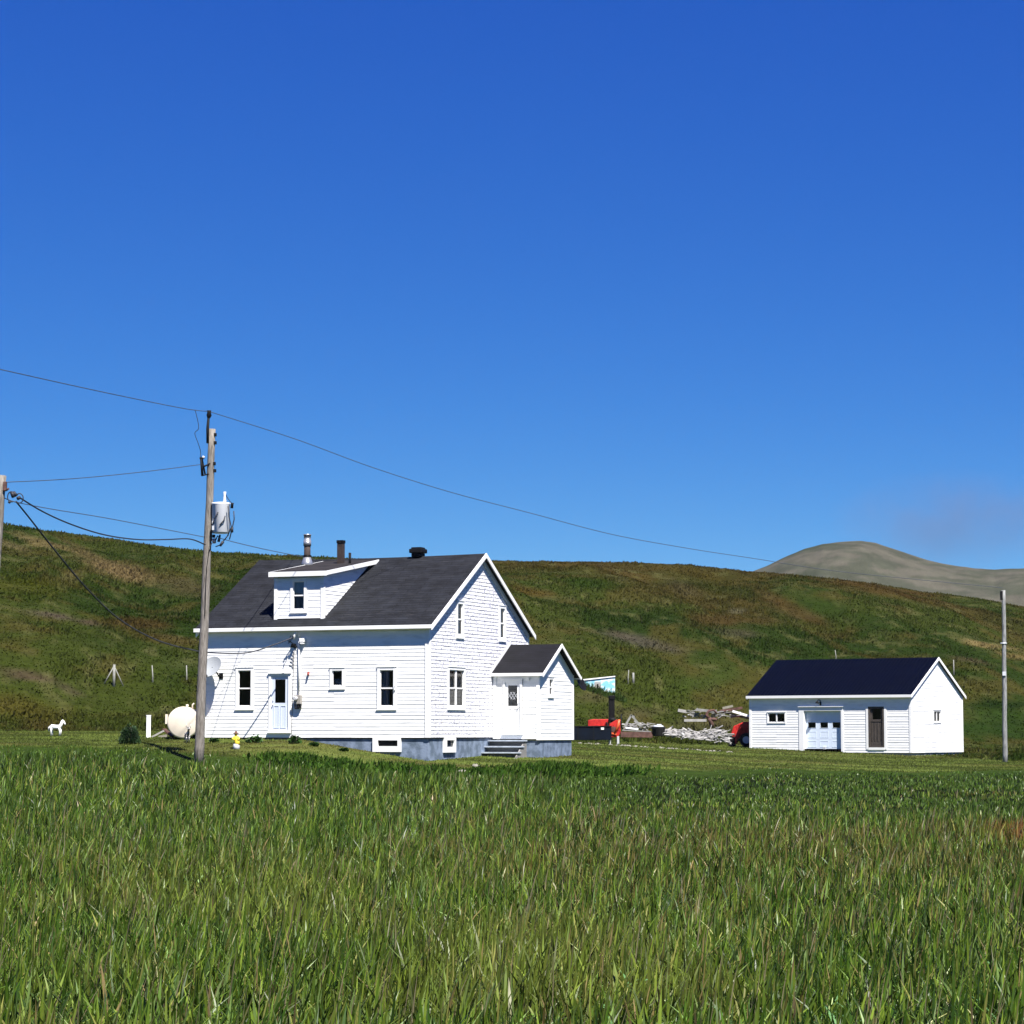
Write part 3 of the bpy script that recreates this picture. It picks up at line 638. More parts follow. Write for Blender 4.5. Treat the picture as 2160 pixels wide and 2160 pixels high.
mb = MB(); mb.tube([(b.x, 3.2, b.z+.10), (b.x, 3.2, b.z+.16)], .15, 16); mb.build('storm_collar', M['dark'], ch)
fl, b, t = pipe('brick_flue', M['rustpipe'], 719, 1146, 1184, 3.4, .108, sq=True)
mb = MB(); mb.box(b.x-.125, 3.4-.125, t.z, b.x+.125, 3.4+.125, t.z+.11); mb.build('flue_cap', M['dark'], fl)
pipe('vent_pipe', M['dark'], 738, 1166, 1186, 3.2, .05)
b = H.F(882, 1173, RY); mb = MB(); mb.box(b.x-.2, RY-.2, RT-.06, b.x+.2, RY+.2, RT+.08); mb.box(b.x-.265, RY-.265, RT+.08, b.x+.265, RY+.265, RT+.24); mb.box(b.x-.21, RY-.21, RT+.24, b.x+.21, RY+.21, RT+.30); mb.build('roof_vent', M['dark'], house, bevel=.03)
# small red wall lamp, service bracket beside the right-hand window
p = H.F(652, 1421); mb = MB(); mb.tube([(p.x, -.0, p.z+.05), (p.x, -.05, p.z+.06), (p.x+.01, -.12, p.z)], [.02, .018, .015]); mb.tube([(p.x, -.06, p.z+.02), (p.x+.02, -.14, p.z-.06)], [.05, .03]); mb.build('wall_lamp', mat('maroon_lamp', (.25, .05, .04), .5), house)
p = H.F(833, 1457); q = H.F(850, 1459); mb = MB(); mb.tube([(p.x, -.03, p.z), (p.x+.02, -.2, p.z+.03), (p.x+.16, -.3, p.z+.20)], [.012, .012, .01], 6); mb.tube([(p.x-.02, -.04, p.z+.1), (p.x+.02, -.06, p.z)], [.02, .03], 6); mb.build('wall_bracket', M['galv'], house)

# steps
st = thing('entry_steps', 'weathered pale grey wooden steps up to the porch door', 'steps', H.world(.0, PY0, 0), -H.al)
for i, (z, y0, y1) in enumerate(((-.10, -.36, -.03), (-.32, -.66, -.34), (-.54, -.96, -.64), (-.76, -1.24, -.94))):
    sh = -.0
    mb = MB(); mb.box(-.24, y0, z-.05, 1.42, (y0+y1)/2-.005, z); mb.box(-.24, (y0+y1)/2+.005, z-.05, 1.42, y1, z); mb.build('tread', M['step'], st, bevel=.006)
    mb = MB(); mb.box(-.15, y1-.10, z-.22, 1.33, y1-.07, z-.052); mb.build('riser', M['greyboard'], st)
for x in (-.2, 1.33):
    mb = MB(); mb.prism([(-.02, -.10), (-.02, -1.5), (-1.25, -1.5), (-1.25, -.85), (-.2, -.16)], lambda p, x=x: (x, p[0], p[1]), lambda p, x=x: (x+.05, p[0], p[1])); mb.build('stringer', M['greyboard'], st)

# electric service mast and meter
p = H.F(633, 1345); q = H.F(633, 1465)
sm = thing('service_mast', 'white conduit with electric meter on the front wall right of the blue door', 'electric meter', H.world(p.x, 0, q.z), -H.al)
hz = p.z-q.z
mb = MB(); mb.tube([(0, -.07, 0), (0, -.07, hz), ], .032, 10); mb.build('conduit', M['trim'], sm)
mb = MB(); mb.tube([(0, -.07, hz), (-.01, -.10, hz+.14), (-.08, -.16, hz+.19), (-.14, -.18, hz+.06), (-.16, -.18, hz-.08)], [.035, .04, .05, .045, .03], 10); mb.build('weatherhead', M['trim'], sm)
mb = MB(); mb.box(-.14, -.18, -.34, .12, -.03, -.02); mb.build('meter_box', M['meter'], sm, bevel=.012)
mb = MB(); mb.tube([(-.06, -.17, -.14), (-.06, -.27, -.14), (-.06, -.29, -.14)], [.09, .085, .05], 16); mb.build('meter_dial', M['porcelain'], sm)
mb = MB(); mb.tube([(-.13, -.12, -.33), (-.10, -.12, -.50), (.03, -.12, -.50), (.04, -.12, -.33)], .03, 8); mb.box(-.05, -.14, -.48, .1, -.04, -.36); mb.build('cable_loop', M['dark'], sm)
mb = MB()
for k, (a, b_) in enumerate(((-.22, .05), (-.30, -.1), (-.26, -.22))):
    mb.tube([(-.14, -.18, hz+.05), (a, -.34-.03*k, hz+b_), (a-.04, -.30, hz-.12), (-.20, -.20, hz-.20)], .013, 6)
mb.tube([(-.20, -.0, hz-.26), (-.20, -.22, hz-.26)], .05, 8); mb.tube([(-.34, -.03, hz-.3), (-.12, -.03, hz-.34)], .04, 8)
mb.build('service_drip_loop', M['dark'], sm)
mb = MB(); mb.box(.06, -.2, hz-.17, .24, -.02, hz-.03); mb.box(.08, -.19, hz-.24, .22, -.06, hz-.175); mb.build('flood_light', M['trim'], sm, bevel=.012)
mb = MB(); 
for k in range(5): mb.tube([(-.30-.03*k, -.02, hz-.5-.12*k), (-.22-.02*k, -.03, hz-.52-.12*k), (-.26, -.02, hz-.62-.12*k)], .012, 5)  # grey loops flat on the wall, drawn in as shadows of the wires
mb.tube([(-.2, -.02, hz-.35), (-.24, -.025, hz-1.1), (-.28, -.02, -.2), (-.3, -.02, -1.4)], .010, 5)
mb.build('cable_and_wire_shadows', M['greyboard'], sm)

# satellite dish on the wall behind the utility pole
p = H.F(472, 1432); dish = thing('satellite_dish', 'round grey satellite dish fixed to the front wall beside the utility pole', 'satellite dish', H.world(p.x, 0, p.z), -H.al)
nrm = Vector((-.18, -.86, .48)).normalized(); cen = Vector((-.27, -.5, .44)); ux = nrm.cross(Vector((0, 0, 1))).normalized(); uy = ux.cross(nrm)
mb = MB(); rings = 6; n = 28; RA, RB = .46, .42
pts = []
for i in range(rings+1):
    r = i/rings; pts.append([cen+(ux*math.cos(2*math.pi*j/n)*RA+uy*math.sin(2*math.pi*j/n)*RB)*r-nrm*.09*(1-r*r) for j in range(n)])
for i in range(rings):
    for j in range(n):
        mb.quad(pts[i][j], pts[i][(j+1) % n], pts[i+1][(j+1) % n], pts[i+1][j], smooth=True)
        mb.quad(*[q-nrm*.012 for q in (pts[i+1][j], pts[i+1][(j+1) % n], pts[i][(j+1) % n], pts[i][j])], smooth=True)
for j in range(n): mb.quad(pts[-1][j], pts[-1][(j+1) % n], pts[-1][(j+1) % n]-nrm*.012, pts[-1][j]-nrm*.012)
mb.build('reflector', M['dish'], dish, recalc=False)
lnb = cen-uy*.30+nrm*.48
mb = MB(); mb.bar(cen-uy*.40-nrm*.02, lnb, .035, .035); mb.build('feed_arm', M['dark'], dish)
mb = MB(); mb.tube([lnb-nrm*.03+uy*.05, lnb+(cen-lnb).normalized()*.12+uy*.03], [.035, .05], 8); mb.box(lnb.x-.05, lnb.y-.05, lnb.z-.05, lnb.x+.05, lnb.y+.05, lnb.z+.06); mb.build('receiver', M['galv'], dish, bevel=.01)
mb = MB(); mb.tube([(-.1, 0, .1), (-.1, -.2, .1), (-.22, -.3, .36), cen-nrm*.09], .025, 8); mb.box(-.18, -.03, .0, -.02, -.005, .2); mb.build('wall_mount', M['dark'], dish)
# small dark dish on the back corner of the porch
d2 = thing('small_dish', 'small dark round dish seen edge-on behind the porch eave', 'satellite dish', H.world(PX-.05, PY1+.05, 1.95), -H.al)
mb = MB(); c0 = Vector((.25, .42, .12)); nn = Vector((.9, -.1, .4)).normalized(); ax = nn.cross(Vector((0, 0, 1))).normalized(); ay = ax.cross(nn)
pp = [[c0+(ax*math.cos(6.2832*j/20)+ay*math.sin(6.2832*j/20))*r-nn*.05*(1-r*r*9)+nn*o for j in range(20)] for (r, o) in ((.05, 0), (.2, 0), (.30, 0), (.30, -.02), (.2, -.02), (.05, -.02))]
for a, b_ in zip(pp[:-1], pp[1:]):
    for j in range(20): mb.quad(a[j], a[(j+1) % 20], b_[(j+1) % 20], b_[j], smooth=True)
mb.build('reflector', M['dark'], d2); mb = MB(); mb.tube([(0, 0, 0), (.1, .2, 0), c0-nn*.06], .02, 6); mb.build('wall_mount', M['dark'], d2)

# ------------------------------------------------------------------ the garage
Q = Frame(1923, 1588, 124, 33); GW, GG = 9.08, 6.55; GRY = GG/2; GT = 4.86; GS = .56
def gr(y): return GT-abs(y-GRY)*GS
gar = thing('garage', 'low white clapboard garage with navy metal roof to the right of the house', 'garage', Q.o, -Q.al)
gwt = gr(0)-.10
def gfb(u): return .22*max(0, min(1, -u/GW))      # the wall foot follows the ground
mb = MB(); wins = [(-8.0, -7.04, 1.53, 2.0)]; gd = (-5.95, -3.85, .18, 2.12); dd_ = (-2.34, -1.46, .26, 2.32)
siding(mb, PF(0), 0, gwt, lambda z: (-GW, 0), [(a-.02, b+.02, c-.02, d+.02) for a, b, c, d in wins]+[(gd[0]-.02, gd[1]+.02, -.1, gd[3]+.02), (dd_[0]-.02, dd_[1]+.02, dd_[2]-.02, dd_[3]+.02)], seed=21, lap=.011)
mb.pbox(PF(0), -.1, .015, 0, gwt, .0, .035); mb.pbox(PF(0), -GW-.015, -GW+.1, 0, gwt, .0, .035)
mb.build('front_wall', M['siding'], gar)
mb = MB(); gwin = (2.78, 3.64, 1.56, 2.10)
def qrng(z):
    if z <= gwt: return (0, GG)
    h = (z-gwt)/GS; return (h, GG-h)
siding(mb, PG(0), 0, gr(GRY)-.13, qrng, [(gwin[0]-.02, gwin[1]+.02, gwin[2]-.02, gwin[3]+.02)], seed=22, lap=.012)
mb.pbox(PG(0), -.03, .09, 0, gwt, .0, .03); mb.pbox(PG(0), GG-.09, GG+.03, 0, gwt, .0, .03); mb.build('gable_wall', M['siding'], gar)
mb = MB(); siding(mb, PB(GG), 0, gwt, lambda z: (-GW, 0), [], ch=.26); siding(mb, PL(-GW), 0, gr(GRY)-.13, qrng, [], ch=.26); mb.build('rear_wall', M['siding'], gar)
mb = MB(); mb.box(-GW+.05, .05, -1.3, -.05, GG-.05, -.01); mb.build('foundation', M['conc'], gar)
slab(gar, 'roof', M['navyroof'], -GW-.09, .12, -.2, GRY, gr(-.2), GT, .07, 20, 6); slab(gar, 'rear_roof', M['navyroof'], -GW-.09, .12, GG+.2, GRY, gr(-.2), GT-.003, .07, 6, 4)
mb = MB(); mb.box(-GW-.10, -.235, gr(-.2)-.14, .13, -.202, gr(-.2)-.005); mb.box(-GW-.1, -.2, gr(-.2)-.13, .1, 0, gr(-.2)-.10)
rake(mb, .122, -.22, gr(-.22), GRY, GT+.01, .15, .03); rake(mb, .122, GG+.22, gr(-.22), GRY, GT+.01, .15, .03); rake(mb, -GW-.07, -.2, gr(-.22)-.08, GRY, GT-.07, .12, .03)
mb.build('fascia', M['trim'], gar)
window(gar, PF(0), *wins[0], rail=False, mull=1, tw=.05, mw=.03, sill=False); window(gar, PG(0), *gwin, rail=False, mull=1, tw=.06, mw=.03, sill=False, curtain=[(0, 1, 0, 1)], cm='drape')
# overhead door
f = MB(); P0 = PF(0)
f.pbox(P0, gd[0]-.28, gd[0], .05, gd[3]+.2, -.01, .04); f.pbox(P0, gd[1], gd[1]+.12, .05, gd[3]+.2, -.01, .04); f.pbox(P0, gd[0], gd[1], gd[3], gd[3]+.2, -.01, .037); f.pbox(P0, gd[0]-.3, gd[1]+.15, gd[3]+.2, gd[3]+.23, -.01, .10)
f.pbox(P0, gd[1]-.012, gd[1], .18, gd[3], -.3, -.012); f.pbox(P0, gd[0], gd[0]+.012, .18, gd[3], -.3, -.012); f.pbox(P0, gd[0], gd[1], gd[3]-.012, gd[3], -.3, -.012)
d = MB(); rows = 4; hh = (gd[3]-gd[2])/rows; ww = (gd[1]-gd[0]-.03)/4; cols_w = []
for r_ in range(rows):
    za, zb = gd[2]+r_*hh+.002, gd[2]+(r_+1)*hh-.002
    if r_ != 2: d.pbox(P0, gd[0]+.015, gd[1]-.015, za, zb, -.22, -.18)
    nC = 3; cw = (gd[1]-gd[0]-.03)/nC
    for c_ in range(nC):
        ua = gd[0]+.015+c_*cw; a_, b_, c__, e_ = ua+cw*.18, ua+cw*.82, za+.10, zb-.10
        if r_ == 2:
            d.pbox(P0, ua, a_, za, zb, -.22, -.18); d.pbox(P0, b_, ua+cw, za, zb, -.22, -.18); d.pbox(P0, a_, b_, za, c__, -.22, -.182); d.pbox(P0, a_, b_, e_, zb, -.22, -.182); cols_w.append((a_, b_, c__, e_))
        for (u_a, u_b, z_a, z_b) in ((a_-.02, b_+.02, c__-.02, c__), (a_-.02, b_+.02, e_, e_+.02), (a_-.02, a_, c__, e_), (b_, b_+.02, c__, e_)): d.pbox(P0, u_a, u_b, z_a, z_b, -.18, -.172)
do = d.build('garage_door', M['gdoor'], gar); f.build('door_frame', M['trim'], do)
for (a_, b_, c__, e_) in cols_w:
    p = MB(); p.pbox(P0, a_, b_, c__, e_, -.212, -.205); p.build('door_window', M['glass'], do)
mb = MB(); mb.pbox(P0, -4.95, -4.8, .16, .28, -.17, -.1); mb.build('door_handle', M['galv'], do)
door_ = None
f = MB(); u0, u1, z0, z1 = dd_
f.pbox(P0, u0, u0+.1, z0, z1, -.06, .03); f.pbox(P0, u1-.1, u1, z0, z1, -.06, .03); f.pbox(P0, u0+.1, u1-.1, z1-.1, z1, -.06, .028); f.pbox(P0, u0+.1, u1-.1, z0, z0+.08, -.06, .028)
ff = MB(); ff.pbox(P0, u0-.12, u0, z0-.1, z1+.12, -.01, .038); ff.pbox(P0, u1, u1+.12, z0-.1, z1+.12, -.01, .038); ff.pbox(P0, u0, u1, z1, z1+.12, -.01, .036); ff.pbox(P0, u0, u1, z0-.12, z0, -.01, .05)
f.pbox(P0, u0+.1, u1-.1, z0+.08, z0+1.3, -.10, -.05)
for k in range(4): a_ = u0+.14+.17*k; f.pbox(P0, a_, a_+.05, z0+.3, z0+1.25, -.05, -.025)
f.pbox(P0, u0+.1, u1-.1, z0+.08, z0+.28, -.05, -.028); f.pbox(P0, u0+.1, u1-.1, z0+1.3, z0+1.42, -.08, -.03); f.pbox(P0, u0+.1, u0+.2, z0+1.42, z1-.1, -.08, -.03); f.pbox(P0, u1-.2, u1-.1, z0+1.42, z1-.1, -.08, -.03)
do = f.build('side_door', M['darkwood'], gar); ff.build('door_frame', M['trim'], do)
p = MB(); p.pbox(P0, u0+.2, u1-.2, z0+1.42, z1-.1, -.07, -.065); p.build('door_glass', M['glass'], do)
mb = MB(); a = Q.F(1731, 1482); mb.tube([(a.x, -.01, a.z), (a.x, -.06, a.z+.12), (a.x-.03, -.2, a.z+.15), (a.x-.06, -.26, a.z+.04)], [.02, .02, .02, .02], 8); mb.tube([(a.x-.06, -.26, a.z+.07), (a.x-.07, -.27, a.z-.04)], [.04, .11], 12); mb.box(a.x-.04, -.05, a.z-.14, a.x+.04, -.005, a.z+.04); mb.build('barn_lamp', M['dark'], gar)
mb = MB(); a = Q.G(1939, 1594); mb.tube([(.02, a.y, a.z-.12), (.14, a.y, a.z-.12), (.16, a.y, a.z-.14)], [.11, .11, .09], 12); mb.box(-.04, a.y-.1, a.z-.22, .08, a.y+.1, a.z); mb.build('outlet_vent', M['trim'], gar)

# ------------------------------------------------------------------ utility poles
POLES = 'utility poles carrying the overhead lines'
def pole_mesh(base, top, r0, r1, n=14):
    mb = MB(); v = top-base; k = 14
    mb.tube([base+v*(i/k)+Vector((math.sin(i*1.3)*.008, math.cos(i*1.7)*.008, 0)) for i in range(k+1)], [r0+(r1-r0)*i/k+.004*math.sin(i*2.7) for i in range(k+1)], n); return mb
d = 82; tb = at(448, 905, d); bb = at(421, 1600, d); bb = Vector((bb.x-.04, d, gz(bb.x, d)-.3)); T0 = tb-bb
pole = thing('utility_pole', 'tall grey wooden pole with transformer in front of the house', 'utility pole', bb, 0, POLES)
pole_mesh(Vector((0, 0, 0)), T0, .165, .115).build('pole_shaft', M['wood'], pole)
def L(px, py, dd=0): return at(px, py, d+dd)-bb
mb = MB(); mb.tube([L(438, 935, -.12), L(438, 905, -.1), L(440, 878, -.05)], [.045, .05, .04], 8); mb.build('ridge_pin', M['dark'], pole)
mb = MB(); mb.tube([L(440, 882, -.05), L(441, 876, -.05), L(441, 870, -.05), L(441, 866, -.05)], [.05, .09, .06, .08], 10); mb.build('insulator', M['dark'], pole)
mb = MB(); r = .30; a, b = L(466, 1064, -.12), L(466, 1125, -.12)
mb.tube([b, b+Vector((0, 0, .03)), b+(a-b)*.97, a, a+Vector((0, 0, .05)), a+Vector((0, 0, .07))], [r*.9, r, r*.99, r*1.05, r*1.05, r*.5], 24); tf = mb.build('transformer', M['tank'], pole)
mb = MB(); a2 = L(474, 1060, -.12); mb.tube([a2, a2+Vector((0, 0, .08)), a2+Vector((0, 0, .09)), a2+Vector((0, 0, .2)), a2+Vector((0, 0, .21)), a2+Vector((0, 0, .36))], [.06, .06, .045, .045, .035, .05], 10); mb.build('bushing', M['porcelain'], tf)
mb = MB(); a2 = L(489, 1072, -.3); mb.tube([a2, a2+Vector((.01, 0, .12)), a2+Vector((.02, 0, .18))], [.05, .045, .05], 10); mb.tube([L(474, 1040, -.12), L(481, 1052, -.2), a2+Vector((0, 0, .15))], .012, 5); mb.build('arrester', M['dark'], tf)
mb = MB()
for pts in ([L(460, 1080, -.45), L(452, 1095, -.45), L(447, 1110, -.3), L(446, 1140, -.22)], [L(481, 1068, -.45), L(483, 1090, -.47), L(488, 1112, -.45), L(480, 1130, -.4)], [L(475, 1088, -.46), L(472, 1098, -.46), L(463, 1108, -.46)],
            [L(493, 1078, -.3), L(494, 1095, -.3), L(489, 1118, -.3), L(484, 1138, -.2)], [L(447, 1140, -.2), L(452, 1146, -.2), L(459, 1130, -.25), L(463, 1135, -.25)], [L(455, 1153, -.15), L(464, 1150, -.2), L(474, 1138, -.2), L(482, 1128, -.3)]):
    mb.tube(pts, .02, 6)
mb.tube([L(461, 1143, -.2), L(464, 1128, -.2)], [.05, .03], 8); mb.tube([L(464, 1152, -.2), L(471, 1142, -.2)], [.04, .05], 8); mb.tube([L(489, 1123, -.3), L(490, 1112, -.3)], [.05, .04], 8)
mb.build('secondary_leads', M['black_cable'], tf)
mb = MB(); mb.box(*(L(447, 1118, -.34)), *(L(456, 1100, -.1))); mb.build('mounting_bracket', M['galv'], pole)
mb = MB(); mb.tube([L(424, 966, -.3), L(427, 1004, -.3)], [.035, .045], 8); mb.tube([L(426, 968, -.2), L(433, 1002, -.2)], .03, 8); mb.tube([L(422, 968, -.3), L(430, 965, -.25)], .05, 8); mb.tube([L(428, 985, -.25), L(443, 978, -.1)], .03, 6); mb.tube([L(427, 1003, -.3), L(440, 1000, -.1)], .025, 6); mb.build('fuse_cutout', M['dark'], pole)
mb = MB(); mb.tube([L(428, 967, -.3), L(430, 962, -.3)], [.05, .04], 8); mb.build('cutout_cap', M['porcelain'], pole)
for (x, y, s) in ((454, 917, 1), (454, 934, 1), (452, 978, 1), (453, 993, 1), (434, 1134, -1), (451, 1131, 1)): mb = MB(); q = L(x, y, -.03); mb.box(q.x-.045, q.y-.06, q.z-.05, q.x+.045, q.y+.06, q.z+.05); mb.build('bolt', M['dark'], pole)
mb = MB(); q = L(451, 1136, -.1); mb.tube([q, q+Vector((.02, 0, -.16))], [.07, .06], 10); mb.build('spool_insulator', M['porcelain'], pole)
# ground wire moulding down the shaft
mb = MB(); mb.tube([L(447, 1145, -.17), L(440, 1165, -.17), L(436, 1200, -.17), L(434, 1240, -.18), L(432, 1300, -.18)], .012, 5); mb.build('ground_wire', M['dark'], pole)
# right pole
d = 112; tp = at(2117, 1245, d); bs = at(2120, 1608, d); bs = Vector((bs.x, d, gz(bs.x, d)-.2))
p2 = thing('utility_pole', 'slim grey pole standing in the grass right of the garage', 'utility pole', bs, 0, POLES)
pole_mesh(Vector((0, 0, 0)), tp-bs, .115, .085).build('pole_shaft', M['greywood'], p2)
mb = MB(); q = at(2112.5, 1254, d)-bs; mb.box(q.x-.05, q.y-.08, q.z-.25, q.x+.04, q.y+.08, q.z+.15); mb.build('top_bracket', M['dark'], p2)
mb = MB(); q = at(2117, 1357, d-.1)-bs; mb.tube([q+Vector((-.14, 0, 0)), q+Vector((.14, 0, 0))], .03, 8); mb.build('neutral_bracket', M['galv'], p2)
mb = MB(); q = at(2118, 1421, d-.1)-bs; mb.box(q.x-.08, q.y-.05, q.z-.09, q.x+.08, q.y+.0, q.z+.09); mb.build('number_plate', M['galv'], p2)
# left pole, leaning, cut by the frame edge
d = 70; tp = at(3, 1003, d); bs = at(-22, 1600, d); bs = Vector((bs.x-.3, d, gz(bs.x, d)-.2))
p3 = thing('utility_pole', 'leaning grey pole at the far left edge with loops of cable', 'utility pole', bs, 0, POLES)
pole_mesh(Vector((0, 0, 0)), tp-bs, .17, .145).build('pole_shaft', M['wood'], p3)
mb = MB(); q = at(12, 1020, d-.1)-bs; mb.box(q.x-.06, q.y-.06, q.z-.2, q.x+.03, q.y+.06, q.z+.05); q2 = at(18, 1031, d-.2)-bs; mb.tube([q+Vector((0, 0, -.2)), q2], .03, 6); mb.build('pole_bracket', M['rust'], p3)
mb = MB()
def loop(cx, cy, rx, ry, a0, a1): return [at(cx+rx*math.cos(R(a)), cy-ry*math.sin(R(a)), d-.2)-bs for a in np.linspace(a0, a1, 14)]
mb.tube(loop(24, 1048, 8, 11, 60, 300), .016, 6); mb.tube(loop(41, 1051, 8, 10, -120, 150), .016, 6)
mb.tube([at(25, 1038, d-.2)-bs, at(29, 1049, d-.2)-bs], .06, 8); mb.tube([at(28, 1038, d-.2)-bs, at(35, 1046, d-.2)-bs], .05, 8); mb.tube([at(38, 1048, d-.2)-bs, at(41, 1053, d-.2)-bs], .06, 8); mb.tube([at(18, 1058, d-.2)-bs, at(22, 1060, d-.2)-bs], .04, 8)
mb.tube([at(8, 1050, d)-bs, at(22, 1056, d-.2)-bs, at(36, 1060, d-.2)-bs], .014, 5)
mb.build('cable_loops', M['black_cable'], p3)

# overhead wires
def smooth_pts(pts, k=8):
    P = [Vector(p) for p in pts]; out = []
    for i in range(len(P)-1):
        a = P[max(i-1, 0)]; b = P[i]; c = P[i+1]; e = P[min(i+2, len(P)-1)]
        for t in np.arange(0, 1, 1/k):
            out.append(.5*((2*b)+(c-a)*t+(2*a-5*b+4*c-e)*t*t+(3*b-a-3*c+e)*t**3))
    out.append(P[-1]); return out
def wire(label, tr, r=.013, m='alu_cable', cat='cable', name='overhead_wire', fixed=False):
    if not fixed: tr = [(x, y, z if z <= 70 else (70+(z-70)*1.5 if z <= 78 else 82+(z-78)*30/34)) for x, y, z in tr]
    pts = smooth_pts([at(*p) for p in tr]); o = pts[0].copy(); mb = MB(); mb.tube([p-o for p in pts], r, 6)
    w = mb.build(name, M[m], None, o); props(w, label, cat, 'overhead wires'); return w
wire('top wire running in from the upper left to the pole top', [(-260, 722, 62), (0, 779, 66), (130, 808, 69), (260, 836, 73), (390, 862, 77), (441, 868, 78)])
tr_ = [(441, 868, 78)]+[(x, y, 78+(x-441)/1676.*34) for x, y in ((620, 925), (783, 985), (950, 1038), (1118, 1082), (1290, 1127), (1453, 1157), (1590, 1178), (1750, 1203), (1930, 1222), (2115, 1240))]
wire('long top wire sagging from the transformer pole across to the right pole', tr_, .012)
wire('short tap lead from the top wire down to the fuse cutout', [(411, 864, 77.6), (415, 878, 77.6), (419, 903, 77.6), (411, 914, 77.6), (418, 935, 77.6), (423, 952, 77.7), (423, 966, 77.7)], .012, 'black_cable')
wire('upper straight wire between the left pole and the fuse cutout', [(14, 1017, 69.9), (120, 1012, 71), (220, 1004, 73), (330, 992, 75), (422, 980, 77.6)])
wire('middle wire from the left pole down to the transformer pole', [(36, 1060, 69.8), (110, 1074, 71), (220, 1092, 73.5), (330, 1113, 76), (432, 1133, 77.9)], .012)
wire('thick twisted cable sagging between the left pole and the transformer pole', [(42, 1050, 69.8), (90, 1079, 70.6), (150, 1106, 72), (220, 1128, 73.5), (290, 1138, 75), (350, 1138, 76.3), (400, 1137, 77.3), (433, 1149, 77.8)], .022, 'black_cable')
wire('heavy service cable dropping from the left pole to the house wall', [(34, 1058, 69.8), (60, 1090, 70.8), (115, 1160, 73), (180, 1238, 75.8), (250, 1305, 79), (330, 1350, 82.5), (410, 1372, 85.5), (450, 1377, 86.6), (520, 1377, 87.3), (575, 1361, 87.7), (617, 1345, 88.05)], .025, 'black_cable', fixed=True)
wire('wire leaving the transformer pole towards the house chimneys', [(463, 1135, 77.8), (500, 1145, 80), (560, 1159, 85), (615, 1170, 91), (668, 1181, 95)], .013)

# ------------------------------------------------------------------ yard things
def base_at(px, d, dz=0): x = (px-1080)/F*d/(math.cos(TH)*1)*1.0; p = at(px, 1545, d); return Vector((p.x, d, gz(p.x, d)+dz))
def ellip(mb, c, rx, ry, rz, n=12, k=8):
    base = len(mb.v)
    for i in range(k+1):
        t = math.pi*i/k
        for j in range(n):
            a = 2*math.pi*j/n; mb.v.append((c[0]+rx*math.sin(t)*math.cos(a), c[1]+ry*math.sin(t)*math.sin(a), c[2]+rz*math.cos(t)))
    for i in range(k):
        for j in range(n): mb.f.append((base+i*n+j, base+i*n+(j+1) % n, base+(i+1)*n+(j+1) % n, base+(i+1)*n+j)); mb.sm.append(True)
# oil tank
b = base_at(386, 89.6); tk = thing('oil_tank', 'large cream oil tank lying beside the left end of the house', 'tank', b, .06)
mb = MB(); zc = .62; r = .575
mb.tube([(0, -.03, zc), (0, -.028, zc), (0, 0, zc), (0, .015, zc), (0, 1.6, zc), (0, 1.66, zc)], [.02, r*.9, r*.985, r, r, r*.9], 40); mb.build('tank_body', M['cream'], tk)
mb = MB(); mb.tube([(.12, .3, zc+r-.04), (.12, .3, zc+r+.08)], .05, 10); mb.build('filler_cap', M['cream'], tk)
mb = MB(); mb.tube([(.3, .5, zc+r-.1), (.3, .5, zc+r+.08), (.36, .5, zc+r+.12)], .03, 8); mb.build('vent_pipe', M['cream'], tk)
mb = MB(); mb.box(-.66, .2, zc-.05, -.58, .5, zc+.3); mb.build('sight_gauge', M['cream'], tk)
for (x, y) in ((-.35, .2), (.35, .2), (-.35, 1.4), (.35, 1.4)):
    mb = MB(); mb.box(x-.03, y-.03, -.15, x+.03, y+.03, .25); mb.build('leg', M['dark'], tk)
# white post
b = base_at(313, 91.0); po = thing('white_post', 'white square post standing on the lawn left of the tank', 'post', b, .2)
mb = MB(); mb.box(-.08, -.08, -.2, .08, .08, .80); mb.build('post', M['trim'], po, bevel=.01); mb = MB(); mb.box(-.09, -.09, .80, .09, .09, .84); mb.build('post_cap', M['trim_grey'], po, bevel=.01)
# leaning boards
b = base_at(338, 91.4)
for i, (nm, lb, m, a, c) in enumerate((('white_board', 'white board propped slanting near the oil tank', 'paleboard', (-.32, 0, .02), (.12, .1, .26)), ('brown_board', 'brown plank slanting down against the oil tank', 'rust', (.12, .15, .32), (.45, .05, .05)),
        ('pale_block', 'pale block lying between the slanting boards', 'stone', (-.05, .0, .02), (.26, .0, .08)))):
    mb = MB(); mb.bar(a, c, .3 if i < 2 else .2, .05 if i < 2 else .1); props(mb.build(nm, M[m], None, b), lb, 'board')
# deer, horse, gnome
def deer():
    b = base_at(395, 88.6); t = thing('deer_statue', 'small dark and white deer statue in front of the cream tank', 'statue', b, R(-70))
    mb = MB(); mb.tube([(-.16, 0, .27), (-.12, 0, .30), (0, 0, .29), (.12, 0, .30), (.17, 0, .38), (.21, 0, .47), (.25, 0, .50), (.32, 0, .47), (.35, 0, .46)], [.03, .075, .07, .08, .045, .035, .05, .035, .015], 10)
    for (x, y) in ((-.12, -.05), (-.12, .05), (.12, -.05), (.12, .05)): mb.tube([(x, y, .28), (x+.01, y, .14), (x, y, 0)], [.035, .018, .016], 8)
    for s in (-1, 1): mb.tube([(.23, s*.03, .53), (.20, s*.10, .57)], [.02, .01], 6)
    mb.build('body', M['deer_dark'], t); mb = MB()
    for s in (-1, 1): mb.tube([(.24, s*.02, .54), (.21, s*.06, .62), (.25, s*.09, .66)], .008, 5)
    mb.build('antlers', M['statue_white'], t)
deer()
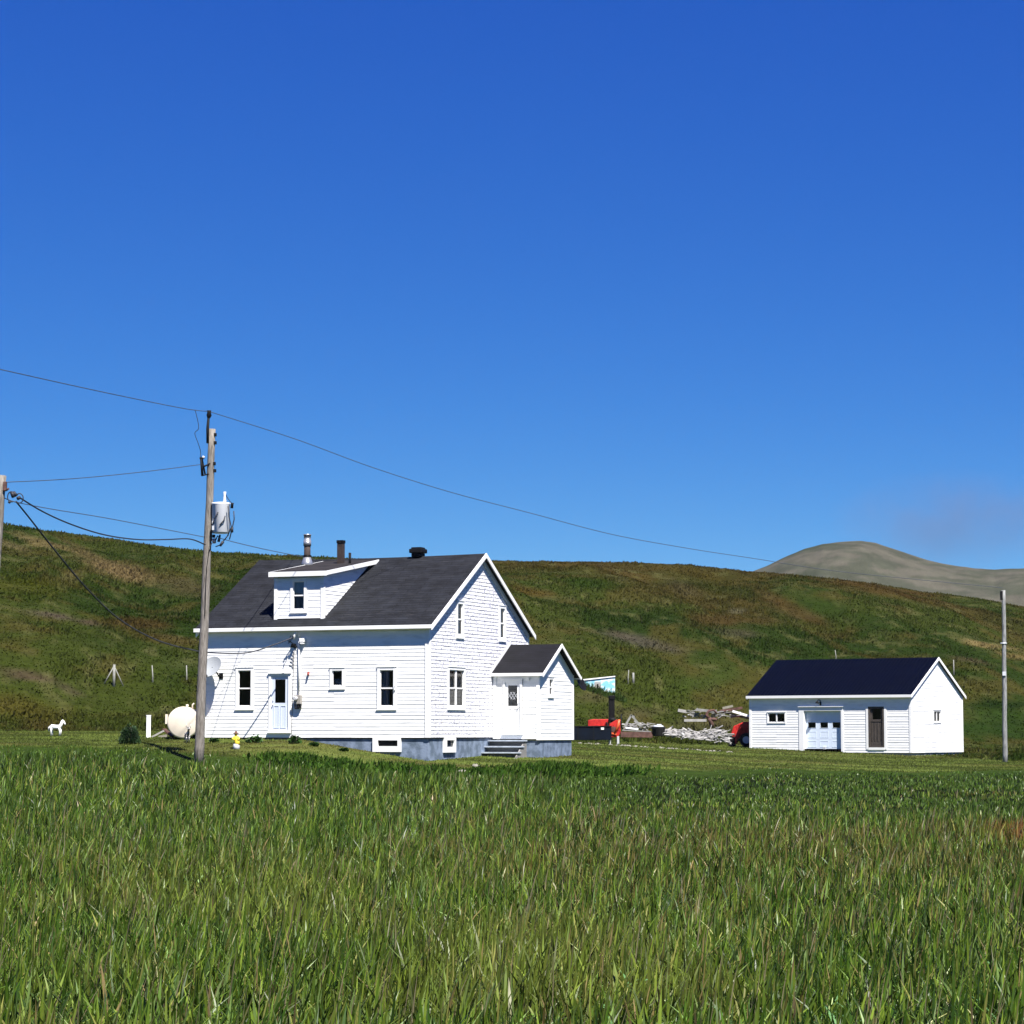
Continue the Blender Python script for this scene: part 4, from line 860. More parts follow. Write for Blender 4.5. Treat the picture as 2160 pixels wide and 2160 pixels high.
def horse():
    b = base_at(119, 93.5); t = thing('horse_statue', 'small white horse statue on the lawn at far left', 'statue', b, R(-12)); s = .56/.85
    mb = MB(); S_ = lambda pts: [(x*s, y*s, z*s) for x, y, z in pts]
    mb.tube(S_([(-.36, 0, .52), (-.30, 0, .56), (-.12, 0, .53), (.10, 0, .52), (.22, 0, .56), (.30, 0, .70), (.36, 0, .82), (.42, 0, .84), (.50, 0, .72), (.53, 0, .66)]), [v*s for v in (.06, .13, .13, .13, .13, .09, .07, .075, .05, .03)], 12)
    for (x, y) in ((-.28, -.07), (-.26, .07), (.20, -.07), (.22, .07)): mb.tube(S_([(x, y, .5), (x+(.03 if x > 0 else -.02), y, .28), (x, y, 0)]), [v*s for v in (.075, .04, .04)], 8)
    for q in (-1, 1): mb.tube(S_([(.38, q*.03, .88), (.38, q*.04, .96)]), [.02, .006], 5)
    mb.build('body', M['statue_white'], t)
    mb = MB(); mb.tube(S_([(-.36, 0, .58), (-.46, 0, .5), (-.46, 0, .28)]), [.03, .035, .015], 6); mb.build('tail', M['statue_white'], t)
    mb = MB(); mb.tube(S_([(.22, 0, .70), (.28, 0, .82), (.35, 0, .92)]), [.02, .03, .02], 6); mb.build('mane', M['statue_white'], t)
horse()
def gnome():
    b = base_at(499, 86.2, .02); t = thing('garden_figure', 'garden figure in a yellow coat with dark hat on pale stand', 'statue', b, 0)
    mb = MB(); mb.tube([(0, 0, -.05), (0, 0, .14), (0, 0, .16)], [.13, .11, .08], 10); mb.build('stand', M['greycoat'], t)
    mb = MB(); mb.tube([(.02, 0, .12), (.02, 0, .22), (0, 0, .32), (-.02, 0, .40), (-.02, 0, .44)], [.10, .09, .08, .09, .04], 10)
    for s in (-1, 1): mb.tube([(-.02+s*.07, 0, .40), (s*.12-.02, -.04, .33), (s*.05, -.09, .30)], [.035, .03, .025], 8)
    ellip(mb, (-.02, 0, .48), .055, .055, .065); mb.build('body', M['yellow'], t)
    mb = MB(); mb.tube([(-.02, 0, .50), (-.02, 0, .52), (-.02, 0, .521), (-.015, 0, .60)], [.10, .10, .065, .03], 12); mb.build('hat', M['brown'], t)
    mb = MB(); 
    for s in (-1, 1): mb.tube([(s*.05, 0, .20), (s*.05, -.02, .08)], [.05, .045], 8)
    mb.build('trousers', M['navy'], t)
gnome()
# leafy plants: leaf-sized faces round the stems
def plant(name, label, cat, b, rx, rz, n, m, leaf, group=None, upright=.4, seed=1):
    rd = random.Random(seed); t = thing(name, label, cat, b, 0, group); mb = MB()
    for i in range(n):
        th = rd.random()*6.283; ph = rd.random()**.6; rr_ = rd.random()**.4; up = rd.random()
        c = Vector((math.cos(th)*rx*rr_*(1-.35*up), math.sin(th)*rx*rr_*(1-.35*up), rz*(.08+.92*up)*(1-.35*rr_*up)*(.8+.4*rd.random())))
        dr = Vector((math.cos(th)*(1-upright), math.sin(th)*(1-upright), upright*(.3+rd.random()))).normalized(); sd_ = dr.cross(Vector((rd.random()-.5, rd.random()-.5, rd.random()))).normalized()
        l = leaf*(.6+.8*rd.random()); w = l*.33
        mb.quad(c-dr*l*.5, c+sd_*w, c+dr*l*.5, c-sd_*w)
    mb.build('foliage', m, t, recalc=False)
    st_ = MB()
    for i in range(7): a = rd.random()*6.28; st_.tube([(0, 0, -.1), (math.cos(a)*rx*.4, math.sin(a)*rx*.4, rz*.8)], [.012, .005], 5)
    st_.build('stem', M['darkwood'], t)
plant('bush', 'dark green bush on the lawn between horse statue and post', 'bush', base_at(274, 88.0), .40, .70, 1100, M['darkleaf'], .09, upright=.7)
for i, (px, dd, rx, rz, lb) in enumerate(((452, 88.6, .18, .14, 'low plant nearest the utility pole at the wall foot'), (537, 88.0, .30, .26, 'leafy plant at the wall foot left of the blue door'), (622, 87.3, .24, .30, 'leafy plant at the wall foot below the electric meter'),
        (662, 86.9, .18, .12, 'tiny plant by the foundation under the small window'), (725, 86.5, .16, .10, 'tiny plant by the foundation left of the basement window'))):
    plant('leafy_plant', lb, 'plant', base_at(px, dd), rx, rz, 170, M['leaf'], .13, 'plants along the house front', seed=i+3)

# derelict light blue hut on the hill
p = hit(1263, 1459); d = p.y; t = thing('blue_hut', 'faded light blue hut half hidden in grass behind the porch', 'hut', (p.x, d, p.z-.12), R(4))
hw = 34.5/F*d
mb = MB(); mb.prism([(-hw, 0), (hw, 0), (hw, .93), (-hw, .70)], lambda p: (p[0], 0, p[1]), lambda p: (p[0], 1.4, p[1])); mb.build('wall', M['blue'], t)
mb = MB(); mb.prism([(-hw-.04, .70), (hw+.01, .93), (hw+.01, .99), (-hw-.04, .78)], lambda p: (p[0], -.06, p[1]), lambda p: (p[0], 1.46, p[1])); mb.build('roof', M['trim'], t)
mb = MB(); mb.box(-.25, -.03, .0, .12, -.005, .62); mb.build('door', M['paleboard'], t); mb = MB(); mb.box(-.12, -.045, .1, -.02, -.031, .5); mb.build('gap', M['dark'], t)
# fence posts on the hill foot
for i, (px, dd, h, r_, lb) in enumerate(((322, 1441, .62, .035, 'thin pale fence post behind the oil tank, left one'), (393, 1441, .62, .035, 'thin pale fence post next to the utility pole'), (1325, 1443, .6, .03, 'thin leaning stake beside the grey hill post'),
        (1763, 1392, .4, .03, 'thin stake just above the garage ridge'), (2012, 1425, .8, .04, 'thin stake between the garage gable and right pole'))):
    b = hit(px, dd); mb = MB(); mb.tube([(0, 0, -.2), (.02*(i % 2), 0, h*.5), (.04*((i % 3)-1), 0, h+.25)], [r_*1.2, r_, r_*.8], 7); props(mb.build('fence_post', M['fpost'], None, b), lb, 'fence post', 'fence posts on the hillside')
b = hit(240, 1449); t = thing('braced_post', 'grey strainer post with two slanting braces on the left hillside', 'fence post', b)
mb = MB(); mb.tube([(0, 0, -.2), (.01, 0, 1.1)], [.075, .065], 10); mb.build('post', M['fpost'], t)
for s, e in ((-1, -.55), (1, .48)): mb = MB(); mb.tube([(s*.04, 0, .95), (e, 0, .0)], [.03, .03], 7); mb.build('brace', M['fpost'], t)
b = hit(1336, 1443); mb = MB(); mb.tube([(0, 0, -.2), (0, 0, .62)], [.07, .065], 10); props(mb.build('short_post', M['fpost'], None, b), 'short blue grey post on the hill right of the blue hut', 'fence post')

# machinery and scrap behind the lawn
D0 = 117.
def spot(px, d=D0): return base_at(px, d)
def Lp(o, px, py, d=D0, dy=0.): v = at(px, py, d)-o; return Vector((v.x, v.y+dy, v.z))
o = spot(1252); o.z = at(1252, 1561, D0).z
t = thing('metal_skip', 'black flat-sided metal box on the ground right of the porch', 'skip', o)
mb = MB(); a = Lp(o, 1206, 1561); b = Lp(o, 1289, 1533); mb.box(a.x, -.5, a.z, b.x, .6, b.z); mb.build('body', M['navy'], t, bevel=.02)
mb = MB(); mb.box(a.x-.02, -.53, b.z, b.x+.02, -.44, b.z+.04); mb.box(a.x+.25, -.53, a.z, a.x+.31, -.501, b.z); mb.box(a.x+1.0, -.53, a.z, a.x+1.05, -.501, b.z); mb.build('rim', M['dark'], t)
mb = MB(); q = Lp(o, 1270, 1537); mb.box(q.x-.07, -.56, q.z-.05, q.x+.07, -.535, q.z+.05); mb.build('reflector', M['trim'], t)
o = spot(1290, D0+.9); t = thing('snow_blower', 'red tractor snow blower with tall black chute', 'snow blower', o); dd = D0+.9
mb = MB(); a = Lp(o, 1240, 1533, dd); b = Lp(o, 1284, 1517, dd); mb.prism([(a.x, a.z), (b.x, a.z+.05), (b.x, b.z), (a.x+.25, b.z), (a.x, b.z-.05)], lambda p: (p[0], -.35, p[1]), lambda p: (p[0], .35, p[1])); mb.build('hood', M['red'], t, bevel=.02)
mb = MB(); a = Lp(o, 1284, 1515, dd); b = Lp(o, 1297, 1471, dd); mb.box(a.x, -.12, a.z-.05, b.x-.02, .14, b.z+.06); mb.box(a.x+.03, -.16, b.z-.1, b.x+.0, .1, b.z+.09); mb.build('chute', M['dark'], t, bevel=.02)
mb = MB(); a = Lp(o, 1280, 1555, dd); b = Lp(o, 1308, 1518, dd)
mb.prism([(a.x, a.z+.15), (a.x+.1, a.z), (b.x-.15, a.z), (b.x, a.z+.2), (b.x-.02, b.z-.05), (b.x-.2, b.z), (a.x+.12, b.z-.2)], lambda p: (p[0], -.55, p[1]), lambda p: (p[0], .25, p[1])); mb.build('auger_housing', M['red'], t, bevel=.02)
mb = MB(); mb.tube([(b.x-.06, -.58, b.z), (b.x-.12, -.6, b.z-.3), (b.x-.28, -.6, a.z+.2)], [.06, .07, .05], 8); mb.bar((a.x+.08, -.58, a.z+.22), (b.x-.2, -.58, a.z+.14), .05, .08); mb.build('side_arm', M['orange'], t)
mb = MB(); ellip(mb, (a.x+.25, -.42, b.z-.02), .2, .12, .12); mb.tube([(a.x+.1, -.5, a.z+.5), (a.x+.4, -.5, a.z+.62)], .05, 8); mb.build('gearbox', M['dark'], t)
mb = MB(); mb.tube([(a.x-.05, -.40, a.z+.72), (a.x+.1, -.45, a.z+.42), (a.x-.02, -.5, a.z+.25)], [.03, .035, .03], 7); mb.tube([(b.x+.06, -.2, b.z+.25), (b.x+.02, -.3, b.z-.2), (b.x+.14, -.3, a.z+.2)], .035, 7); mb.build('hydraulic_hose', M['dark'], t)
mb = MB(); mb.bar((a.x-.55, -.38, b.z-.30), (a.x+.25, -.45, b.z-.45), .08, .1); mb.build('linkage_arm', M['red'], t)
mb = MB(); mb.tube([(a.x+.3, -.60, a.z+.38), (a.x+.3, -.55, a.z+.38)], .13, 14); mb.build('drive_hub', M['rust'], t)
for x in (a.x+.12, b.x-.12): mb = MB(); mb.box(x-.05, -.56, -.02, x+.05, -.3, a.z+.05); mb.build('skid_shoe', M['galv'], t)
# brown beam, tub, sawhorse, boards
def plank(name, label, m, p0, p1, w, h, d, cat='board', dy=(0, 0), group=None):
    a = at(*p0, d)+Vector((0, dy[0], 0)); b = at(*p1, d)+Vector((0, dy[1], 0)); o = a.copy(); mb = MB(); mb.bar(a-o, b-o, w, h); return props(mb.build(name, M[m], None, o), label, cat, group)
plank('beam', 'long rusty brown beam lying between snow blower and black tub', 'rust', (1309, 1549), (1376, 1550), .35, .26, D0-.2, 'beam')
plank('beam_cap', 'grey board on top of the rusty brown beam', 'greyboard', (1312, 1540), (1374, 1543.4), .3, .05, D0-.2)
o = spot(1389, D0-.3); o.z = at(1389, 1553, D0).z; t = thing('black_tub', 'round black tub heaped with grey scrap by the brown beam', 'tub', o)
mb = MB(); mb.tube([(0, 0, 0), (0, 0, .02), (0, 0, .40), (0, 0, .44)], [.26, .27, .33, .35], 18); mb.build('body', M['rubber'], t)
mb = MB(); ellip(mb, (0, 0, .45), .26, .24, .08); mb.box(-.08, -.1, .48, .14, .1, .57); mb.build('contents', M['greycoat'], t)
o = spot(1335, D0+.4); t = thing('saw_horse', 'pale A-shaped timber frame standing behind the brown beam', 'sawhorse', o)
for i, (a, b) in enumerate((((1316, 1535), (1332, 1508)), ((1331, 1508), (1352, 1532)))):
    mb = MB(); mb.bar(Lp(o, *a, D0+.4), Lp(o, *b, D0+.4), .07, .09); mb.build('leg', M['fpost'], t)
mb = MB(); mb.bar(Lp(o, 1330, 1509, D0+.8), Lp(o, 1338, 1512, D0+1.6), .06, .07); mb.build('cross_bar', M['greyboard'], t)
plank('white_sheet', 'crumpled white panel lying under the timber frame', 'trim', (1319, 1535), (1346, 1538), .5, .08, D0+.3, 'panel')
plank('white_plank', 'long white plank lying flat right of the black tub', 'trim', (1402, 1548), (1442, 1549), .5, .07, D0-.2)
plank('slanting_plank', 'slanting white plank running down to the lawn edge', 'trim', (1438, 1546), (1456, 1560), .12, .05, D0-.6)
plank('driftwood_log', 'pale log lying on the grass above the scrap heap', 'paleboard', (1443, 1519.5), (1490, 1519.5), .13, .13, 128, 'log')
plank('driftwood_log', 'short grey white log left of the long timber stack', 'paleboard', (1430, 1498), (1447, 1501), .16, .16, 131, 'log')
plank('long_timber', 'dark grey timber lying across the top of the slope', 'greyboard', (1468, 1497), (1512, 1501), .14, .14, 131, 'timber')
plank('long_timber', 'white topped beam sloping down behind the garage', 'trim', (1545, 1500), (1584, 1512), .14, .12, 131, 'timber')
plank('long_timber', 'dark beam sloping down just below the white one', 'dark', (1520, 1501), (1582, 1516), .12, .1, 131.3, 'timber')
plank('long_timber', 'brown timber with pale lumps above the garage corner', 'rust', (1518, 1500), (1566, 1493), .14, .14, 131.5, 'timber')
plank('straw_board', 'pale yellowish board at the top of the timber stack', 'stone', (1524, 1494), (1546, 1489), .12, .12, 131.6)
o = base_at(1500, 128); o.z = at(1500, 1530, 128).z; mb = MB()
mb.tube([(-.1, 0, .35+.0), (-.25, 0, .55), (-.1, 0, .75), (.15, 0, .78), (.3, 0, .62)], [.09, .08, .07, .06, .05], 10); mb.tube([(-.1, 0, .38), (.0, 0, .2), (.05, 0, -.1)], [.11, .13, .12], 10); ellip(mb, (.12, 0, .30), .2, .15, .1)
props(mb.build('rusty_hook', M['rust'], None, o), 'rusty brown hooked scrap standing by the pale log', 'scrap')
# heap of broken boards and scrap that nobody could count
rd = random.Random(5); mb = MB(); mb2 = MB(); o = spot(1470, D0)
for i in range(230):
    u = rd.random(); px = 1402+u*136; top = 1537+8*abs(u-.1)-(10*math.exp(-((px-1505)/22)**2)); bot = 1552+14*u
    py = top+(bot-top)*rd.random()**.8; dd = D0+.5-2.*(py-top)/(bot-top)
    c = at(px, py, dd)-o; a = rd.gauss(.1, .45); l = .12+.5*rd.random()**2; dr = Vector((math.cos(a), rd.gauss(0, .3), math.sin(a)*.8)).normalized()
    (mb if rd.random() < .62 else mb2).bar(c-dr*l/2, c+dr*l/2, .03+.09*rd.random(), .02+.02*rd.random(), up=(rd.gauss(0, .6), rd.gauss(0, .6), 1))
for i in range(46):
    c = at(1316+rd.random()*60, 1526+rd.random()*13, D0+.9+rd.random())-o; a = rd.gauss(0, .5); l = .12+.4*rd.random()**2; dr = Vector((math.cos(a), rd.gauss(0, .3), math.sin(a)*.8)).normalized()
    (mb if rd.random() < .5 else mb2).bar(c-dr*l/2, c+dr*l/2, .03+.09*rd.random(), .02+.02*rd.random(), up=(rd.gauss(0, .6), rd.gauss(0, .6), 1))
for i in range(60):
    px = 1440+rd.random()*120; c = at(px, 1499+rd.random()*14, 131.2)-o; c.z = max(c.z, height([c.x+o.x], [131.2])[0]-o.z+.05); a = rd.gauss(0, .3); l = .1+.5*rd.random()**2; dr = Vector((math.cos(a), rd.gauss(0, .3), math.sin(a)*.8)).normalized()
    mb2.bar(c-dr*l/2, c+dr*l/2, .03+.08*rd.random(), .03, up=(rd.gauss(0, .6), rd.gauss(0, .6), 1))
props(mb.build('scrap_heap', M['paleboard'], None, o), 'long heap of broken bleached boards in front of the hillside', 'scrap heap', kind='stuff')
props(mb2.build('scrap_heap', M['greyboard'], None, o), 'darker grey splinters mixed into the heap of bleached boards', 'scrap heap', kind='stuff')
# pale stones edging the lawn and by the steps
mb = MB(); o = spot(1300, 116)
def rock(mb, c, s, rd):
    base = len(mb.v); ellip(mb, c, s*(.7+.6*rd.random()), s*(.7+.5*rd.random()), s*(.45+.4*rd.random()), 7, 5)
    for k in range(base, len(mb.v)): v = mb.v[k]; mb.v[k] = (v[0]+rd.gauss(0, s*.08), v[1]+rd.gauss(0, s*.08), v[2]+rd.gauss(0, s*.06))
for i in range(120):
    px = 1214+rd.random()**1.1*330; dd = 115+rd.random()*1.5; q = base_at(px, dd)-o; rock(mb, (q.x, q.y, q.z), .03+.06*rd.random(), rd)
props(mb.build('stone_edging', M['stone'], None, o), 'loose pale stones along the back edge of the lawn', 'stones', kind='stuff')
rd = random.Random(8)
for i, (px, dd, s, lb) in enumerate(((1003, 84.6, .13, 'pale stone left of the bottom step'), (1075, 84.5, .10, 'small pale stone in front of the bottom step'), (1125, 85.6, .14, 'pale stone right of the steps'), (975, 81.5, .2, 'grey boulder in the long grass below the steps'))):
    b = base_at(px, dd); mb = MB(); rock(mb, (0, 0, .05), s*1.2, rd); props(mb.build('stone', M['stone'], None, b), lb, 'stone')

# red tractor half behind the garage
d = 131.; o = base_at(1580, d); o.z = at(1580, 1575, d).z
t = thing('tractor', 'red tractor with front loader standing half behind the garage', 'tractor', o, R(-8))
mb = MB(); mb.prism([(-.86, .35), (-.93, .7), (-.80, 1.08), (-.3, 1.30), (.9, 1.40), (.9, .6), (-.2, .5)], lambda p: (p[0], -.32, p[1]), lambda p: (p[0], .32, p[1])); mb.build('hood', M['red'], t, bevel=.04)
for s in (-1, 1):
    mb = MB(); mb.bar((.5, s*.62, 1.05), (-.55, s*.62, 1.12), .1, .16); mb.bar((-.50, s*.62, 1.15), (-.74, s*.62, .15), .1, .18); mb.build('loader_arm', M['red'], t, bevel=.01)
    w = MB(); w.tube([(-.12, s*.5, .36), (-.12, s*.52, .36), (-.12, s*.68, .36), (-.12, s*.7, .36)], [.30, .36, .36, .30], 24); tw_ = w.build('front_wheel', M['rubber'], t)
    w = MB(); w.tube([(-.12, s*.49, .36), (-.12, s*.705, .36)], .19, 18); w.build('rim', M['rimgrey'], tw_)
    w = MB(); w.tube([(1.6, s*.5, .62), (1.6, s*.53, .62), (1.6, s*.85, .62), (1.6, s*.88, .62)], [.52, .62, .62, .52], 28); tw_ = w.build('rear_wheel', M['rubber'], t)
    w = MB(); w.tube([(1.6, s*.49, .62), (1.6, s*.885, .62)], .32, 20); w.build('rim', M['rimgrey'], tw_)
    mb = MB(); mb.prism([(1.0, 1.15), (1.3, 1.38), (1.9, 1.38), (2.2, 1.1), (2.1, 1.08), (1.85, 1.3), (1.3, 1.3), (1.08, 1.1)], lambda p, s=s: (p[0], s*.5, p[1]), lambda p, s=s: (p[0], s*.86, p[1])); mb.build('fender', M['red'], t)
mb = MB(); mb.box(-.6, -.3, .3, 1.9, .3, .62); mb.build('chassis', M['dark'], t)
mb = MB(); mb.prism([(-.72, .05), (-1.0, .0), (-1.05, .12), (-.95, .5), (-.72, .55)], lambda p: (p[0], -.75, p[1]), lambda p: (p[0], .75, p[1])); mb.build('bucket', M['dark'], t, bevel=.02)
mb = MB(); mb.box(1.3, -.22, .95, 1.75, .22, 1.05); mb.box(1.7, -.22, 1.05, 1.8, .22, 1.5); mb.build('seat', M['rubber'], t, bevel=.03)
mb = MB(); mb.tube([(.85, 0, 1.2), (1.1, 0, 1.5)], .02, 6); mb.tube([(1.1+.18*math.cos(a)*.8-.02, .18*math.sin(a), 1.5+.14*math.cos(a)*.8) for a in np.linspace(0, 6.28, 14)], .015, 6); mb.build('steering_wheel', M['dark'], t)

# ------------------------------------------------------------------ grass
def blades(name, m, X, Y, Z, h, w, col, lean=.35, droop=None, label='', az=None, wind=.15):
    n = len(X); a = rng.random(n)*2*math.pi if az is None else az; wx = np.cos(a); wy = np.sin(a)
    la = rng.random(n)*2*math.pi; ll = np.abs(rng.normal(0, lean, n)) if droop is None else droop
    lx = np.cos(la)*ll+wind; ly = np.sin(la)*ll
    s = 1/np.sqrt(1+lx**2+ly**2)
    V = np.empty((n, 7, 3)); 
    def pt(t): return X+lx*h*s*t**1.6, Y+ly*h*s*t**1.6, Z+h*s*t*(1-.25*np.minimum(ll, 1.4)*t)
    for k, (t, ww) in enumerate(((0., .7), (.38, 1.), (.72, .75))):
        x, y, z = pt(t); V[:, 2*k, 0] = x-wx*w*ww/2; V[:, 2*k, 1] = y-wy*w*ww/2; V[:, 2*k, 2] = z
        V[:, 2*k+1, 0] = x+wx*w*ww/2; V[:, 2*k+1, 1] = y+wy*w*ww/2; V[:, 2*k+1, 2] = z
    x, y, z = pt(1.); V[:, 6, 0] = x; V[:, 6, 1] = y; V[:, 6, 2] = z
    b = np.arange(n)[:, None]*7
    L_ = (b+np.array([0, 1, 3, 2, 2, 3, 5, 4, 4, 5, 6])[None, :]).ravel(); st_ = (np.arange(n)[:, None]*11+np.array([0, 4, 8])[None, :]).ravel()
    me = bpy.data.meshes.new(name)
    me.vertices.add(n*7); me.vertices.foreach_set('co', V.astype(np.float32).ravel()); me.loops.add(n*11); me.loops.foreach_set('vertex_index', L_.astype(np.int32))
    me.polygons.add(n*3); me.polygons.foreach_set('loop_start', st_.astype(np.int32)); me.materials.append(m); me.update(calc_edges=True)
    set_col(me, np.repeat(col, 7, axis=0)); o = bpy.data.objects.new(name, me); C.objects.link(o); props(o, label, 'grass', kind='stuff'); return o
def field(n, dmin, mode, hs, ws, lean, pal, name, label, droop=None, dmax=105, wind=.15, hj=.25):
    u = rng.random(n); 
    d = 1/(1/dmin*(1-u)+u/dmax) if mode == 0 else dmin*(dmax/dmin)**u
    X = (rng.random(n)*2-1)*(.275*d+7.5); px = 1080+F*X/d
    le = lawn_edge(px)+(fbm(X/1.4, d/1.4, 4, 2)-.5)*1.6; k = d < le; X = X[k]; d = d[k]; px = px[k]; le = le[k]; n = len(X)
    Z = height(X, d)-.02; edge = ss(0, 10, le-d)
    hh = hs*(1-hj+2*hj*rng.random(n)**1.3)*(.5+.5*edge)*(.75+.5*fbm(X/2.2, d/3.2, 14, 3))*(1-(1-edge)*.9*(1-ss(.3, .65, fbm(X/1.1, d/1.6, 15, 3))))*(1-.55*ss(1100, 1350, px)*ss(46, 66, d))
    ww = np.maximum(ws, d*.00042)*(.6+.8*rng.random(n))
    return X, d, Z, hh, ww, px, le
def colour(X, d, px, le, pal, n):
    cols = np.array([lin(c) for c, _ in pal]); w = np.array([q for _, q in pal], float)
    idx = rng.choice(len(pal), n, p=w/w.sum()); c = cols[idx]
    c = c*(.40+1.1*rng.random(n)**1.2)[:, None]
    z1 = fbm(X/5., d/8., 101, 3)-.02+.06*ss(1100, 1900, px); brn = ss(.55, .74, z1)*.26*(.3+.7*ss(500, 1300, px))+.5*np.exp(-((d-44)/13.)**2)*ss(700, 1300, px)*ss(.3, .6, fbm(X/3., d/5., 103, 3))
    t = np.array(lin((96, 84, 48)))
    k = (rng.random(n) < np.clip(brn, 0, .8))[:, None]*.65; c = c*(1-k)+t*k*(.6+.7*rng.random(n))[:, None]
    # low dark green growth near the lawn edge, lime sprinkles near the front
    g = np.maximum(ss(14, 2, le-d)*.55, ss(900, 1250, px)*ss(52, 66, d)*.75*ss(.25, .5, fbm(X/7., d/6., 107, 3)))[:, None]; c = c*(1-g)+np.array(lin((60, 86, 28)))*g*(.6+.8*rng.random(n))[:, None]
    y = (ss(.5, .72, fbm(X/3.2, d/4., 105, 3))*.4*(1-ss(25, 45, d)))[:, None]*.5; c = c*(1-y)+np.array(lin((126, 128, 62)))*y
    r = (np.exp(-(((px-2190)/110)**2))*np.exp(-((d-49)/4.)**2)*.8*(rng.random(n) < .75))[:, None]; c = c*(1-r)+np.array(lin((128, 74, 44)))*r
    return c*np.array([1.08, 1.0, .90])
PAL = [((78, 102, 30), 5), ((60, 88, 22), 5), ((98, 120, 42), 3), ((120, 126, 66), 1.2), ((118, 106, 72), .5), ((40, 66, 14), 5), ((96, 122, 66), 1.5)]
GB = .96
X, d, Z, hh, ww, px, le = field(210000, 10.5, 0, .40, .022, .35, PAL, '', '', hj=.5); blades('long_grass', M['blade'], X, d, Z, hh, ww, colour(X, d, px, le, PAL, len(X))*GB, .75, label='tall green grass filling the foreground field', wind=.08)
X, d, Z, hh, ww, px, le = field(270000, 19, 1, .38, .017, .35, PAL, '', '', dmax=108, hj=.45); blades('long_grass', M['blade'], X, d, Z, hh, ww, colour(X, d, px, le, PAL, len(X))*GB, .5, label='shorter green grass growing towards the lawn', wind=.08)
# broad bent leaves, sun glints put into their pale greens
P2 = [((124, 154, 84), 3), ((102, 138, 54), 4), ((172, 188, 124), 1.5), ((88, 126, 76), 3)]
X, d, Z, hh, ww, px, le = field(46000, 10.5, 0, .42, .030, .35, P2, '', '', dmax=58); cl = fbm(X/2.0, d/3.0, 77, 3)+rng.normal(0, .05, len(X)) > .52; X, d, Z, hh, ww, px, le = [q[cl] for q in (X, d, Z, hh, ww, px, le)]
c = np.array([lin(q) for q, _ in P2])[rng.choice(4, len(X), p=[.26, .36, .12, .26])]*(.5+.7*rng.random(len(X)))[:, None]; blades('reed_leaves', M['blade'], X, d, Z, hh*1.1, ww*1.1, c, droop=.8+1.6*rng.random(len(X)), label='broad bent reed leaves scattered through the long grass')
# bare stalks
X, d, Z, hh, ww, px, le = field(5200, 10.5, 0, .62, .006, .35, P2, '', '', dmax=80); c = np.tile(np.array(lin((112, 106, 78))), (len(X), 1))*(.5+.7*rng.random(len(X)))[:, None]; blades('dry_stalks', M['blade'], X, d, Z, hh, ww, c, .16, label='thin dry brown stalks standing among the green blades')
# hill grass tufts
n = 420000; u = rng.random(n); px = -120+rng.random(n)*2400; d0 = foot(px)-2; d = d0+(np.interp(px, PN, [235, 238, 245, 250, 255, 265, 272, 278, 282, 290])-d0)*u**1.05; X = (px-1080)/F*d
Z = height(X, d); col, _, _, lw, fw = land_col(X, d, Z); cl = fbm(X/2.8, d/4.5, 55, 4)
hh = (.06+.17*rng.random(n)**1.5)*(.6+.9*ss(.35, .7, cl)); col = col*(.82+.36*rng.random(n))[:, None]*(.88+.24*cl)[:, None]
k = lw < .5; blades('hillside_grass', M['tuft'], X[k], d[k], Z[k]-.03, hh[k], (.05+.09*rng.random(n))[k], col[k]*.50, .7, label='rough grass and low heath covering the hillside')
n = 1100; h0 = hit(1263, 1459); X = h0.x+(rng.random(n)-.5)*3.2; d = h0.y-.15-.6*rng.random(n); Z = height(X, d); c = np.array(lin((70, 92, 40)))*(.4+.8*rng.random(n))[:, None]*.8
blades('hut_weeds', M['tuft'], X, d, Z-.05, .15+.45*rng.random(n)**2, .03+.04*rng.random(n), c, .5, label='tall weeds growing up in front of the blue hut')
# lawn grass
n = 150000; px = -150+rng.random(n)*2500; le = lawn_edge(px); d = le-.5+(foot(px)+1-le)*rng.random(n); X = (px-1080)/F*d; Z = height(X, d); col, _, _, lw, fw = land_col(X, d, Z)
lx = np.array([H.loc((a, b, 0))[:] for a, b in zip(X[:1], d[:1])])
hx = (X-H.o.x)*H.c-(d-H.o.y)*H.s; hy = (X-H.o.x)*H.s+(d-H.o.y)*H.c; inh = (hx > -W_) & (hx < 0) & (hy > 0) & (hy < G_)
k = (lw > .3) & ~inh; blades('lawn_grass', M['tuft'], X[k], d[k], Z[k]-.01, (.03+.05*rng.random(n))[k], (.02+.03*rng.random(n))[k], (col*(.7+.5*rng.random(n))[:, None])[k]*.66, .5, label='short mown grass of the lawn round the house')
# dense weeds at the lawn edge: rounded mound right of the steps, taller weeds left of them
n = 22000; cx = rng.choice([1165, 1140, 1200, 700, 620, 950, 1040, 1290, 840], n, p=[.2, .14, .1, .1, .1, .1, .1, .1, .06]); px = cx+rng.normal(0, 34, n); le = lawn_edge(px); d = le-np.abs(rng.normal(0, 1.1, n))+.2
X = (px-1080)/F*d; Z = height(X, d); mound = np.exp(-((px-1165)/45)**2)*.22
hh = (.08+.30*rng.random(n)**2)*(.4+1.1*fbm(X/.8, d/1.2, 16, 2))+mound; c = np.array([lin(q) for q in ((48, 76, 22), (62, 90, 28), (34, 58, 16), (78, 102, 40))])[rng.choice(4, n)]*GB
blades('edge_weeds', M['tuft'], X, d, Z-.03, hh, .05+.06*rng.random(n), c, .7, label='dense bright green weeds along the front edge of the lawn')

